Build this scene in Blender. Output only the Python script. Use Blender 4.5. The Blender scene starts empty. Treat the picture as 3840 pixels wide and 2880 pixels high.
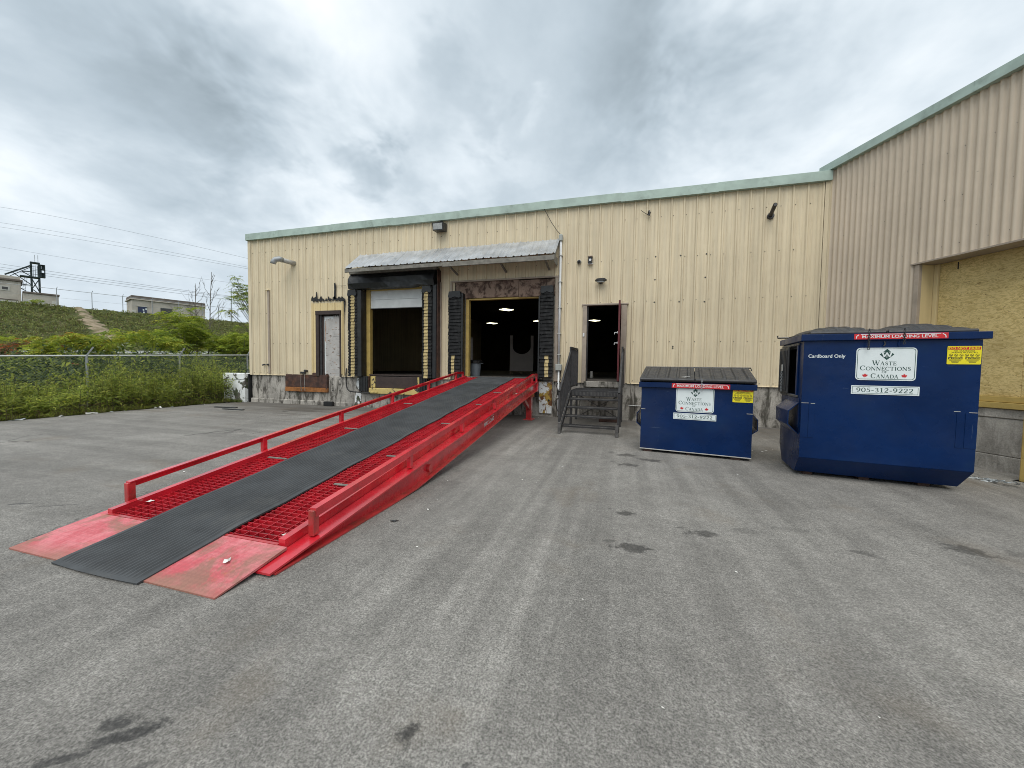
import bpy, math, random
import numpy as np
from mathutils import Vector, Matrix

# ------------------------------------------------------------------ scene, camera, sky, sun
random.seed(7); rng = np.random.default_rng(11)
S = bpy.context.scene
COL = S.collection
S.render.engine = 'CYCLES'
S.cycles.use_denoising = True
S.cycles.max_bounces = 6
S.cycles.filter_width = 0.95
S.cycles.transparent_max_bounces = 6
S.view_settings.view_transform = 'Standard'
S.view_settings.look = 'None'
S.view_settings.gamma = 1.0
S.view_settings.use_curve_mapping = False
S.view_settings.exposure = 0.5

cam_data = bpy.data.cameras.new('camera')
cam = bpy.data.objects.new('camera', cam_data); COL.objects.link(cam)
cam_data.sensor_fit = 'HORIZONTAL'; cam_data.sensor_width = 36.0
cam_data.lens = 36.0 * 1411.12 / 3840.0
cam_data.clip_start = 0.05; cam_data.clip_end = 4000.0
yaw, pitch, roll = -0.278, 0.04432, 0.01413
fw = Vector((math.sin(yaw), math.cos(yaw), 0)); rt = Vector((math.cos(yaw), -math.sin(yaw), 0)); up = Vector((0, 0, 1))
f2 = fw * math.cos(pitch) - up * math.sin(pitch); u2 = up * math.cos(pitch) + fw * math.sin(pitch)
r3 = rt * math.cos(roll) + u2 * math.sin(roll); u3 = u2 * math.cos(roll) - rt * math.sin(roll)
M = Matrix.Identity(4)
for i in range(3):
    M[i][0] = r3[i]; M[i][1] = u3[i]; M[i][2] = -f2[i]
M[0][3], M[1][3], M[2][3] = 0.0, -11.7991, 1.5511
cam.matrix_world = M
S.camera = cam

SUN_EL, SUN_AZ = math.radians(58), math.radians(178)      # azimuth measured clockwise from +Y
world = bpy.data.worlds.new('World'); S.world = world; world.use_nodes = True
wn, wl = world.node_tree.nodes, world.node_tree.links
wn.clear()
def N(t, loc=None, **kw):
    n = wn.new(t)
    for k, v in kw.items(): setattr(n, k, v)
    return n
wout = N('ShaderNodeOutputWorld')
sky = N('ShaderNodeTexSky'); sky.sky_type = 'NISHITA'; sky.sun_disc = False
sky.sun_elevation = SUN_EL; sky.sun_rotation = SUN_AZ; sky.air_density = 1.0; sky.dust_density = 2.0
bg_sky = N('ShaderNodeBackground'); bg_sky.inputs['Strength'].default_value = 0.10
wl.new(sky.outputs[0], bg_sky.inputs[0])
def wmath(op, a, b=None, c=None, clamp=False):
    n = wn.new('ShaderNodeMath'); n.operation = op; n.use_clamp = clamp
    for i, v in enumerate((a, b, c)):
        if v is None: continue
        if isinstance(v, (int, float)): n.inputs[i].default_value = v
        else: wl.new(v, n.inputs[i])
    return n.outputs[0]
tc = N('ShaderNodeTexCoord')
nrm = N('ShaderNodeVectorMath', operation='NORMALIZE'); wl.new(tc.outputs['Generated'], nrm.inputs[0])
sep = N('ShaderNodeSeparateXYZ'); wl.new(nrm.outputs[0], sep.inputs[0])
zz = wmath('ADD', wmath('MAXIMUM', sep.outputs[2], 0.0), 0.34)
comb = N('ShaderNodeCombineXYZ')
wl.new(wmath('DIVIDE', sep.outputs[0], zz), comb.inputs[0]); wl.new(wmath('DIVIDE', sep.outputs[1], zz), comb.inputs[1])
mapn = N('ShaderNodeMapping'); mapn.inputs['Rotation'].default_value = (0, 0, math.radians(-16)); mapn.inputs['Scale'].default_value = (.95, .88, 1)
wl.new(comb.outputs[0], mapn.inputs[0])
n1 = N('ShaderNodeTexNoise'); n1.inputs['Scale'].default_value = 2.0; n1.inputs['Detail'].default_value = 7; n1.inputs['Roughness'].default_value = 0.55; n1.inputs['Distortion'].default_value = 0.15
wl.new(mapn.outputs[0], n1.inputs['Vector'])
n2 = N('ShaderNodeTexNoise'); n2.inputs['Scale'].default_value = 5.2; n2.inputs['Detail'].default_value = 4; n2.inputs['Roughness'].default_value = 0.6; n2.inputs['Distortion'].default_value = 0.25
wl.new(mapn.outputs[0], n2.inputs['Vector'])
base = wmath('ADD', wmath('MULTIPLY', n1.outputs[0], 0.60), wmath('ADD', wmath('MULTIPLY', n2.outputs[0], 0.26), 0.085))
# wander the direction a little so that the big cloud masses get ragged rims
wob = N('ShaderNodeVectorMath', operation='SUBTRACT'); wl.new(n2.outputs['Color'], wob.inputs[0]); wob.inputs[1].default_value = (0.5, 0.5, 0.5)
wob2 = N('ShaderNodeVectorMath', operation='SCALE'); wl.new(wob.outputs[0], wob2.inputs[0]); wob2.inputs['Scale'].default_value = 0.30
wdir = N('ShaderNodeVectorMath', operation='ADD'); wl.new(nrm.outputs[0], wdir.inputs[0]); wl.new(wob2.outputs[0], wdir.inputs[1])
# cloud masses: direction, half-width (radians-ish), amount
CLOUDS = [((-0.05, .775, .63), .25, -.19), ((.06, .80, .60), .13, -.08), ((-.70, .53, .47), .13, -.13), ((-.80, .44, .42), .17, -.12), ((-.80, .28, .55), .22, -.09),
          ((-.33, .735, .59), .08, -.12), ((-.30, .80, .52), .05, -.08), ((-.552, .70, .453), .060, -.17), ((-.50, .73, .46), .04, -.10), ((-.477, .646, .596), .12, .10), ((-.18, .80, .575), .05, .08),
          ((-.60, .52, .60), .14, .10), ((-.63, .66, .40), .14, .06), ((.36, .79, .50), .30, .09), ((.4, .1, .9), .6, .03), ((-.2, -.7, .6), .6, .02)]
acc = base
for d, w, a in CLOUDS:
    dv = Vector(d).normalized()
    dist = N('ShaderNodeVectorMath', operation='DISTANCE'); wl.new(wdir.outputs[0], dist.inputs[0]); dist.inputs[1].default_value = dv
    mr = N('ShaderNodeMapRange'); mr.interpolation_type = 'SMOOTHERSTEP'
    mr.inputs['From Min'].default_value = w * 1.5; mr.inputs['From Max'].default_value = 0.0
    mr.inputs['To Min'].default_value = 0.0; mr.inputs['To Max'].default_value = a
    wl.new(dist.outputs['Value'], mr.inputs['Value'])
    acc = wmath('ADD', acc, mr.outputs[0])
ramp = N('ShaderNodeValToRGB'); wl.new(acc, ramp.inputs[0])
cr = ramp.color_ramp
cr.elements[0].position = 0.22; cr.elements[0].color = (0.30, 0.36, 0.40, 1)
cr.elements[1].position = 0.70; cr.elements[1].color = (0.90, 0.94, 0.96, 1)
for pos, c in ((0.36, (0.43, 0.505, 0.56)), (0.46, (0.53, 0.605, 0.66)), (0.55, (0.67, 0.74, 0.79))):
    e = cr.elements.new(pos); e.color = (*c, 1)
bg_cl = N('ShaderNodeBackground'); bg_cl.inputs['Strength'].default_value = 0.87
hz = N('ShaderNodeMapRange'); hz.interpolation_type = 'SMOOTHSTEP'; wl.new(sep.outputs[2], hz.inputs[0])
hz.inputs[1].default_value = .02; hz.inputs[2].default_value = .30; hz.inputs[3].default_value = .72; hz.inputs[4].default_value = 0.0
hmix = N('ShaderNodeMix', data_type='RGBA'); wl.new(hz.outputs[0], hmix.inputs[0]); wl.new(ramp.outputs[0], hmix.inputs[6]); hmix.inputs[7].default_value = (.56, .635, .705, 1)
wl.new(hmix.outputs[2], bg_cl.inputs[0])
mixs = N('ShaderNodeMixShader'); mixs.inputs[0].default_value = 0.93
wl.new(bg_sky.outputs[0], mixs.inputs[1]); wl.new(bg_cl.outputs[0], mixs.inputs[2]); wl.new(mixs.outputs[0], wout.inputs[0])

sun_d = bpy.data.lights.new('sun', 'SUN'); sun = bpy.data.objects.new('sun', sun_d); COL.objects.link(sun)
sun_d.energy = 1.5; sun_d.angle = math.radians(50); sun_d.color = (1.0, 0.965, 0.91)
sd = Vector((math.sin(SUN_AZ) * math.cos(SUN_EL), math.cos(SUN_AZ) * math.cos(SUN_EL), math.sin(SUN_EL)))
sun.rotation_euler = sd.to_track_quat('Z', 'Y').to_euler()

# ------------------------------------------------------------------ materials
def new_mat(name):
    m = bpy.data.materials.new(name); m.use_nodes = True
    return m, m.node_tree.nodes, m.node_tree.links, m.node_tree.nodes['Principled BSDF']
class G:
    """small node helper on one material"""
    def __init__(s, name):
        s.m, s.n, s.l, s.b = new_mat(name)
        s.pos = s.n.new('ShaderNodeNewGeometry').outputs['Position']
    def put(s, sock, v):
        if isinstance(v, (int, float, tuple, list)):
            if isinstance(v, (tuple, list)) and len(v) == 3 and sock.type == 'RGBA': v = (*v, 1)
            sock.default_value = v
        else: s.l.new(v, sock)
    def math(s, op, a, b=0.0, clamp=False):
        n = s.n.new('ShaderNodeMath'); n.operation = op; n.use_clamp = clamp
        s.put(n.inputs[0], a); s.put(n.inputs[1], b); return n.outputs[0]
    def noise(s, scale, detail=4, rough=0.55, stretch=None, dist=0.0, rot=0.0, vec=None, col=False):
        n = s.n.new('ShaderNodeTexNoise'); n.inputs['Scale'].default_value = scale; n.inputs['Detail'].default_value = detail
        n.inputs['Roughness'].default_value = rough; n.inputs['Distortion'].default_value = dist
        v = vec or s.pos
        if stretch or rot:
            mp = s.n.new('ShaderNodeMapping'); mp.inputs['Scale'].default_value = stretch or (1, 1, 1); mp.inputs['Rotation'].default_value = (0, 0, rot)
            s.l.new(v, mp.inputs[0]); v = mp.outputs[0]
        s.l.new(v, n.inputs['Vector']); return n.outputs['Color' if col else 0]
    def step(s, v, lo, hi, a=0.0, b=1.0):
        n = s.n.new('ShaderNodeMapRange'); n.interpolation_type = 'SMOOTHSTEP'
        s.put(n.inputs[0], v); n.inputs[1].default_value = lo; n.inputs[2].default_value = hi; n.inputs[3].default_value = a; n.inputs[4].default_value = b
        return n.outputs[0]
    def mix(s, f, a, b, mode='MIX'):
        n = s.n.new('ShaderNodeMix'); n.data_type = 'RGBA'; n.blend_type = mode
        s.put(n.inputs[0], f); s.put(n.inputs[6], a); s.put(n.inputs[7], b); return n.outputs[2]
    def mul(s, c, v):
        n = s.n.new('ShaderNodeMix'); n.data_type = 'RGBA'; n.blend_type = 'MULTIPLY'; n.inputs[0].default_value = 1.0
        s.put(n.inputs[6], c); 
        cc = s.n.new('ShaderNodeCombineColor'); 
        for i in range(3): s.put(cc.inputs[i], v)
        s.l.new(cc.outputs[0], n.inputs[7]); return n.outputs[2]
    def bump(s, h, strength=0.3, dist=0.01):
        n = s.n.new('ShaderNodeBump'); n.inputs['Strength'].default_value = strength; n.inputs['Distance'].default_value = dist
        s.l.new(h, n.inputs['Height']); s.l.new(n.outputs[0], s.b.inputs['Normal'])
    def done(s, col, rough=0.6, metal=0.0, spec=None):
        s.put(s.b.inputs['Base Color'], col); s.put(s.b.inputs['Roughness'], rough); s.b.inputs['Metallic'].default_value = metal
        if spec is not None: s.b.inputs['Specular IOR Level'].default_value = spec
        return s.m
    def sep(s, v=None):
        n = s.n.new('ShaderNodeSeparateXYZ'); s.l.new(v or s.pos, n.inputs[0]); return n.outputs

def plain(name, col, rough=0.6, metal=0.0, var=0.18, scale=5.0, grime=0.0, grime_col=(.05, .045, .04), gscale=3.0, bump=0.0, bscale=80, spec=None, fine=0.0):
    g = G(name)
    c = g.mul(col, g.step(g.noise(scale, 5), .3, .7, 1 - var, 1 + var))
    if fine: c = g.mul(c, g.step(g.noise(120, 2), .25, .75, 1 - fine, 1 + fine))
    if grime: c = g.mix(g.math('MULTIPLY', g.step(g.noise(gscale, 7, .65), .52, .72), grime), c, grime_col)
    if bump: g.bump(g.noise(bscale, 3), bump, .004)
    r = g.step(g.noise(scale * 1.7, 4), .3, .7, max(rough - .1, .05), min(rough + .12, 1))
    return g.done(c, r, metal, spec)

def make_asphalt():
    g = G('asphalt')
    x, y, z = g.sep()
    grit = g.noise(95, 2, .7); grit2 = g.noise(38, 3, .6)
    patch = g.noise(.55, 5, .6, dist=.6); patch2 = g.noise(2.3, 5, .65)
    streak_y = g.noise(1.0, 5, .6, stretch=(2.6, .16, 1), dist=.25, rot=math.radians(6))
    streak_x = g.noise(1.0, 5, .6, stretch=(.22, 2.4, 1), dist=.35, rot=math.radians(-14))
    side = g.step(g.math('ADD', x, g.math('MULTIPLY', g.noise(.3, 2), 3)), -3.5, -1.0)
    streak = g.math('ADD', g.math('MULTIPLY', streak_y, side), g.math('MULTIPLY', streak_x, g.math('SUBTRACT', 1.0, side)))
    c = g.mix(g.step(patch, .35, .68), (.208, .198, .181), (.253, .242, .221))
    c = g.mul(c, g.step(streak, .28, .72, .82, 1.11))
    c = g.mul(c, g.step(patch2, .3, .75, .90, 1.07))
    c = g.mul(c, g.step(grit, .25, .75, .52, 1.46))
    c = g.mul(c, g.step(grit2, .28, .72, .78, 1.20))
    c = g.mul(c, g.step(g.noise(13, 3, .65), .3, .7, .90, 1.09))
    c = g.mul(c, g.step(g.noise(5, 4, .65), .3, .7, .95, 1.05))
    tr = g.noise(1.0, 4, .6, stretch=(5.5, .10, 1), dist=.15, rot=math.radians(3))
    c = g.mul(c, g.math('ADD', g.math('MULTIPLY', g.math('SUBTRACT', g.step(tr, .36, .64, .87, 1.08), 1.0), g.math('MULTIPLY', side, g.step(g.noise(.7, 4, .6), .40, .62))), 1.0))
    # pale chips of stone
    vor = g.n.new('ShaderNodeTexVoronoi'); vor.inputs['Scale'].default_value = 26; g.l.new(g.pos, vor.inputs['Vector'])
    chip = g.math('MULTIPLY', g.step(vor.outputs['Distance'], .16, .08), g.step(g.noise(21, 1), .60, .66))
    c = g.mix(g.math('MULTIPLY', chip, .5), c, (.42, .41, .39))
    # soil and oil trodden along the foot of the building and below the ramp
    near = g.step(g.math('ADD', y, g.math('MULTIPLY', g.noise(.8, 5), 3.2)), -1.3, .9)
    c = g.mix(g.math('MULTIPLY', near, .5), c, (.050, .044, .037))
    dock = g.math('MULTIPLY', g.step(x, -14.5, -10.5), g.step(x, -3.0, -6.0))
    tyre = g.math('MULTIPLY', g.math('MULTIPLY', dock, g.step(y, -6.0, -1.5)), g.step(g.noise(.9, 6, .62, stretch=(.35, 1.7, 1), rot=.25), .46, .66))
    c = g.mix(g.math('MULTIPLY', tyre, .72), c, (.062, .052, .042))
    # rust tint run off the ramp foot, brown film in the middle of the yard
    tint = g.step(g.noise(.8, 5, .6, dist=.4), .56, .74)
    c = g.mix(g.math('MULTIPLY', tint, .38), c, (.150, .118, .082))
    ve = g.n.new('ShaderNodeTexVoronoi'); ve.feature = 'DISTANCE_TO_EDGE'; ve.inputs['Scale'].default_value = .42
    vw = g.n.new('ShaderNodeVectorMath'); vw.operation = 'MULTIPLY_ADD'; g.l.new(g.noise(1.6, 6, .7, col=True), vw.inputs[0]); vw.inputs[1].default_value = (.9, .9, 0); g.l.new(g.pos, vw.inputs[2]); g.l.new(vw.outputs[0], ve.inputs['Vector'])
    crack = g.math('MULTIPLY', g.step(ve.outputs['Distance'], .0062, .0022), g.math('MULTIPLY', g.math('SUBTRACT', 1.0, side), g.step(g.noise(.45, 3, .6), .53, .60)))
    c = g.mix(g.math('MULTIPLY', crack, .6), c, (.035, .033, .030))
    # oil spots: x, y, half-length, half-width, turn, darkness
    SPOTS = [(.10, -7.63, .16, .10, .2, .85), (.80, -7.93, .19, .09, .1, .85), (.15, -8.44, .20, .10, 0, .9), (.14, -4.76, .26, .16, .3, .8), (.53, -5.02, .26, .16, -.3, .8),
             (.18, -5.47, .24, .13, .1, .75), (2.97, -7.58, .26, .14, -.4, .7), (3.35, -7.53, .2, .1, -.3, .4), (-.81, -10.46, .075, .07, .8, 1.0), (-.53, -10.50, .04, .03, .6, .7),
             (-1.93, -10.79, .20, .055, .62, 1.0), (-2.05, -10.765, .11, .045, .5, .9), (-2.06, -10.93, .09, .03, .7, .9), (-1.72, -10.86, .08, .02, .6, .6),
             (-6.21, -9.41, .2, .035, .5, .9), (-5.75, -9.30, .3, .03, .5, .6), (2.08, -7.94, .17, .06, -.4, .6), (1.17, -7.74, .22, .08, .1, .35), (1.62, -7.56, .28, .1, .1, .25), (-13.1, -1.9, .55, .12, .1, .8), (-12.2, -2.6, .5, .10, .1, .7)]
    # small sub-patches round the main drips
    for (sx, sy, a, b, t, dk) in list(SPOTS[:6]):
        SPOTS.append((sx - a * 1.0, sy + b * .9, a * .34, b * .4, t, dk * .7))
    warp = g.n.new('ShaderNodeVectorMath'); warp.operation = 'SUBTRACT'; g.l.new(g.noise(7, 5, .7, col=True), warp.inputs[0]); warp.inputs[1].default_value = (.5, .5, .5)
    stain = None
    for (sx, sy, a, b, t, dk) in SPOTS:
        mp = g.n.new('ShaderNodeMapping'); mp.vector_type = 'TEXTURE'
        mp.inputs['Location'].default_value = (sx, sy, 0); mp.inputs['Rotation'].default_value = (0, 0, t); mp.inputs['Scale'].default_value = (a * .72, b * .72, 1)
        g.l.new(g.pos, mp.inputs[0])
        ad = g.n.new('ShaderNodeVectorMath'); ad.operation = 'MULTIPLY_ADD'; g.l.new(warp.outputs[0], ad.inputs[0]); ad.inputs[1].default_value = (3.8, 3.8, 0); g.l.new(mp.outputs[0], ad.inputs[2])
        ml = g.n.new('ShaderNodeVectorMath'); ml.operation = 'MULTIPLY'; g.l.new(ad.outputs[0], ml.inputs[0]); ml.inputs[1].default_value = (1, 1, 0)
        ln = g.n.new('ShaderNodeVectorMath'); ln.operation = 'LENGTH'; g.l.new(ml.outputs[0], ln.inputs[0])
        v = g.step(ln.outputs['Value'], 1.20, .62, 0.0, dk)
        stain = v if stain is None else g.math('MAXIMUM', stain, v)
    stain = g.math('MULTIPLY', stain, g.step(g.noise(30, 4, .7), .30, .60, .60, 1.0))
    c = g.mix(g.math('MULTIPLY', stain, .88), c, (.022, .021, .020))
    h = g.math('ADD', grit, g.math('MULTIPLY', grit2, .7))
    g.bump(h, .55, .008)
    return g.done(c, g.step(stain, 0, 1, .86, .55), 0, .35)

def make_siding(name, col, streak=.12, dirt=.35):
    g = G(name)
    c = g.mul(col, g.step(g.noise(1.0, 5, .6, stretch=(9, 9, .35)), .3, .7, 1 - streak, 1 + streak * .8))
    c = g.mul(c, g.step(g.noise(.5, 4), .3, .7, .93, 1.05))
    d = g.math('MULTIPLY', g.step(g.noise(2.0, 7, .7, stretch=(5, 5, .6)), .58, .75), dirt)
    c = g.mix(d, c, (.22, .17, .10))
    d2 = g.step(g.noise(11, 3, .6), .74, .80)
    c = g.mix(g.math('MULTIPLY', d2, .55), c, (.10, .075, .05))
    g.bump(g.noise(2.5, 3), .30, .03)
    return g.done(c, .5, 0, .4)

def make_concrete(name, col, stain=.7, moss=.25):
    g = G(name)
    c = g.mul(col, g.step(g.noise(1.6, 6, .62), .3, .7, .74, 1.16))
    c = g.mul(c, g.step(g.noise(45, 3), .3, .7, .85, 1.12))
    s = g.step(g.noise(1.5, 7, .7, stretch=(3.2, 3.2, .8), dist=.6), .45, .62)
    c = g.mix(g.math('MULTIPLY', s, stain), c, (.075, .068, .058))
    m = g.math('MULTIPLY', g.step(g.noise(4.2, 7, .72), .53, .66), moss)
    c = g.mix(m, c, (.050, .055, .036))
    w = g.step(g.noise(2.2, 6, .65, stretch=(1.6, 1.6, .7)), .66, .74)
    c = g.mix(g.math('MULTIPLY', w, .6), c, (.48, .46, .42))
    pits = g.step(g.noise(13, 4, .7), .66, .72)
    c = g.mix(g.math('MULTIPLY', pits, .7), c, (.05, .045, .04))
    g.bump(g.noise(22, 5, .65), .5, .012)
    return g.done(c, .9, 0, .2)

def make_peeling(name, paint, under, lo=.56, hi=.60, scale=3.0, rough=.5, stretch=None, under2=None, edge=None):
    g = G(name)
    n = g.noise(scale, 8, .66, stretch=stretch, dist=.3)
    u = under
    if under2: u = g.mix(g.step(g.noise(scale * 2.2, 5), .42, .6), under, under2)
    p = g.mul(paint, g.step(g.noise(scale * .8, 5), .3, .7, .88, 1.1))
    c = g.mix(g.step(n, lo, hi), p, u)
    g.bump(n, .25, .01)
    return g.done(c, rough, 0, .35)

def make_leaf(name, a, b, c2, trans=.25, rough=.55):
    """leaf colour differs from leaf to leaf (one loose piece of mesh each)"""
    g = G(name)
    r = g.n.new('ShaderNodeNewGeometry').outputs['Random Per Island']
    rp = g.n.new('ShaderNodeValToRGB'); g.l.new(r, rp.inputs[0])
    rp.color_ramp.elements[0].position = 0; rp.color_ramp.elements[0].color = (*a, 1)
    rp.color_ramp.elements[1].position = 1; rp.color_ramp.elements[1].color = (*c2, 1)
    e = rp.color_ramp.elements.new(.55); e.color = (*b, 1)
    c = g.mul(rp.outputs[0], g.step(g.noise(1.1, 4), .3, .7, .72, 1.25))
    m = g.done(c, rough, 0, .3)
    tr = g.n.new('ShaderNodeBsdfTranslucent'); g.l.new(c, tr.inputs[0])
    mx = g.n.new('ShaderNodeMixShader'); mx.inputs[0].default_value = trans
    g.l.new(g.b.outputs[0], mx.inputs[1]); g.l.new(tr.outputs[0], mx.inputs[2])
    g.l.new(mx.outputs[0], g.n['Material Output'].inputs[0])
    return m

def emit(name, col, strength):
    m, n, l, b = new_mat(name)
    b.inputs['Emission Color'].default_value = (*col, 1); b.inputs['Emission Strength'].default_value = strength
    b.inputs['Base Color'].default_value = (.6, .6, .55, 1); return m

MAT = {}
MAT['asphalt'] = make_asphalt()
MAT['siding'] = make_siding('siding_beige', (.66, .565, .395))
MAT['siding_new'] = make_siding('siding_yellow_beige', (.66, .53, .29), .05, .1)
MAT['siding_wing'] = make_siding('siding_taupe', (.60, .505, .39), .05, .05)
MAT['trim_green'] = plain('painted_green_trim', (.36, .455, .40), .5, 0, .12, 3, .45, (.12, .15, .12), 2.5)
MAT['concrete'] = make_concrete('stained_concrete', (.40, .375, .335), .95, .6)
MAT['concrete_wing'] = make_concrete('grey_concrete', (.43, .405, .365), .4, .1)
MAT['white_block'] = make_peeling('peeling_white_paint', (.76, .78, .77), (.11, .10, .085), .515, .55, 3.0, .7, under2=(.06, .075, .04))
MAT['white_on_rust'] = make_peeling('white_paint_over_rust', (.66, .68, .68), (.13, .055, .022), .50, .54, 2.6, .5, under2=(.36, .24, .05))
MAT['rust'] = plain('rusty_steel', (.060, .030, .022), .8, 0, .35, 6, .5, (.16, .06, .02), 3)
MAT['rust_orange'] = plain('orange_rust', (.27, .105, .028), .85, 0, .3, 7, .6, (.09, .035, .015), 5)
MAT['brown_steel'] = plain('brown_painted_steel', (.040, .026, .022), .6, 0, .2, 5)
MAT['yellow'] = plain('worn_yellow_paint', (.47, .335, .10), .55, 0, .15, 4, .35, (.12, .07, .03), 4)
MAT['yellow_pale'] = make_peeling('flaking_yellow_paint', (.55, .43, .16), (.06, .05, .045), .53, .56, 3.4, .6)
MAT['plywood_grey'] = make_peeling('weathered_plywood', (.42, .405, .385), (.12, .10, .085), .57, .62, 4.5, .85, (1, 1, 3.2), (.30, .17, .09))
MAT['plywood_brown'] = make_peeling('stained_plywood_header', (.235, .165, .125), (.050, .030, .022), .44, .58, 2.4, .8, (1.6, 1, 1.2), (.085, .05, .038))
MAT['board_grey'] = plain('weathered_board', (.20, .19, .165), .85, 0, .3, 6, .6, (.06, .065, .04), 3)
MAT['board_tan'] = plain('tan_trim_board', (.36, .30, .24), .7, 0, .15, 3, .4, (.15, .11, .08), 3)
MAT['white_panel'] = plain('white_door_panel', (.60, .62, .61), .5, 0, .08, 3, .25, (.32, .31, .28), 4)
MAT['black_foam'] = plain('black_vinyl', (.012, .013, .014), .45, 0, .3, 5, .4, (.05, .05, .05), 3)
MAT['flap'] = plain('black_rubber_flap', (.011, .0113, .012), .65, 0, .35, 6, .3, (.05, .05, .047), 5, spec=.2)
MAT['flap_yellow'] = plain('yellow_flap_stripe', (.43, .335, .15), .65, 0, .2, 9, .7, (.16, .11, .05), 8)
MAT['tar'] = plain('black_tar', (.014, .013, .012), .6, 0, .2, 10)
MAT['galv'] = plain('galvanised_sheet', (.46, .48, .50), .36, .45, .16, 2.2, .35, (.36, .38, .40), 3)
MAT['galv_post'] = plain('galvanised_post', (.36, .38, .39), .5, .4, .15, 5)
MAT['steel_dark'] = plain('dark_stair_steel', (.040, .039, .040), .55, .2, .3, 8, .5, (.085, .075, .065), 6)
MAT['steel_worn'] = plain('worn_stair_edge', (.12, .115, .11), .5, .3, .3, 12)
MAT['maroon'] = plain('maroon_door_edge', (.115, .018, .022), .5, 0, .15, 5)
MAT['red'] = plain('red_ramp_paint', (.60, .018, .032), .30, 0, .18, 3, .5, (.17, .026, .018), 3.4, .12, 60)
MAT['red_worn'] = plain('red_ramp_paint_worn', (.46, .028, .030), .38, 0, .2, 6, .85, (.13, .050, .026), 3.6, .15, 60)
MAT['black_plastic'] = plain('black_plastic_lid', (.040, .040, .042), .52, 0, .2, 6, .2, (.08, .08, .08), 4)
def make_navy():
    g = G('navy_bin_paint')
    c = g.mul((.0006, .0168, .078), g.step(g.noise(1.5, 5), .3, .7, .84, 1.18))
    c = g.mix(g.math('MULTIPLY', g.step(g.noise(2.2, 7, .65), .52, .72), .35), c, (.005, .028, .078))
    sc = g.math('MULTIPLY', g.step(g.noise(2.2, 6, .7, stretch=(1.2, 1.2, 9), dist=.3), .655, .675), g.step(g.noise(1.3, 3), .48, .60))
    c = g.mix(g.math('MULTIPLY', sc, .45), c, (.10, .14, .22))
    sc2 = g.math('MULTIPLY', g.step(g.noise(3.1, 6, .7, stretch=(7, 7, 1.0), dist=.4), .67, .69), g.step(g.noise(1.7, 3), .50, .62))
    c = g.mix(g.math('MULTIPLY', sc2, .40), c, (.08, .11, .18))
    ru = g.step(g.noise(5.5, 7, .72), .675, .70)
    c = g.mix(g.math('MULTIPLY', ru, .55), c, (.060, .026, .014))
    dust = g.step(g.noise(.9, 5, .6), .45, .75)
    c = g.mix(g.math('MULTIPLY', dust, .10), c, (.10, .10, .10))
    g.bump(g.noise(2.4, 3), .35, .03)
    return g.done(c, g.step(g.noise(2.2, 5), .3, .7, .22, .42), 0, .22)
MAT['navy'] = make_navy()
MAT['sticker_white'] = plain('white_sticker', (.72, .78, .78), .35, 0, .03, 4)
MAT['sticker_green'] = plain('dark_green_print', (.012, .060, .046), .4, 0, .05, 4)
MAT['sticker_red'] = plain('red_print', (.56, .018, .022), .4, 0, .08, 4)
MAT['sticker_yellow'] = plain('yellow_sticker', (.80, .68, .012), .4, 0, .05, 4)
MAT['sticker_black'] = plain('black_print', (.02, .02, .018), .5, 0, .05, 4)
MAT['pipe_grey'] = plain('grey_pipe', (.42, .41, .38), .5, .1, .15, 6)
MAT['white_pvc'] = plain('white_conduit', (.70, .71, .71), .45, 0, .06, 5)
MAT['box_grey'] = plain('grey_electrical_box', (.34, .355, .33), .5, 0, .06, 5)
MAT['black'] = plain('black_cable', (.012, .012, .012), .5, 0, .1, 5)
MAT['dark_metal'] = plain('dark_metal', (.05, .05, .052), .4, .5, .2, 6)
MAT['lens'] = plain('lamp_glass', (.36, .37, .36), .2, 0, .15, 20)
MAT['grating'] = plain('shade_darkened_red_grating', (.42, .011, .020), .38, 0, .2, 5, .45, (.12, .02, .016), 4)  # ramp red darkened in colour to stand in for shade between the bars
MAT['shade_lining'] = plain('black_shade_lining', (.012, .012, .012), .9)  # near-black colour standing in for shade inside the large bin
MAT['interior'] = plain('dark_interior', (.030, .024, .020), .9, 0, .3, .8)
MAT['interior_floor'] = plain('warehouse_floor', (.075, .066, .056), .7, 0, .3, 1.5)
MAT['grey_bin'] = plain('grey_plastic_bin', (.17, .19, .21), .5, 0, .1, 6)
MAT['bag'] = plain('black_bin_bag', (.012, .012, .012), .3, 0, .1, 6)
MAT['cream_panel'] = plain('cream_panel', (.60, .52, .46), .7, 0, .05, 3)
MAT['wood'] = plain('pallet_wood', (.20, .14, .085), .8, 0, .3, 7)
MAT['lamp_on'] = emit('lit_lamp', (1.0, .93, .62), 2.6)
MAT['hill_concrete'] = plain('pale_concrete_building', (.46, .425, .365), .8, 0, .12, .6, .35, (.20, .18, .15), .8)
MAT['hill_concrete_dark'] = plain('dark_cornice', (.15, .125, .105), .8, 0, .15, .8, .4, (.10, .085, .07), .8)
MAT['hill_patch'] = plain('pale_patched_wall', (.52, .51, .46), .8, 0, .12, 1.2)
MAT['blue_door'] = plain('blue_door', (.022, .035, .085), .5, 0, .1, 3)
MAT['dark_window'] = plain('dark_window', (.055, .055, .052), .35, 0, .2, 2)
MAT['tower'] = plain('dark_green_ironwork', (.014, .028, .028), .5, .1, .2, 2)
for _k in ('red', 'red_worn'):
    _b = MAT[_k].node_tree.nodes['Principled BSDF']; _b.inputs['Coat Weight'].default_value = .8; _b.inputs['Coat Roughness'].default_value = .16
MAT['fence_wire'] = plain('fence_wire', (.20, .22, .22), .5, .3, .1, 5)
MAT['wire'] = plain('weathered_cable', (.26, .28, .31), .6, 0, .05, 1)
MAT['litter'] = plain('pale_litter', (.68, .67, .63), .7, 0, .1, 20)
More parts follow.
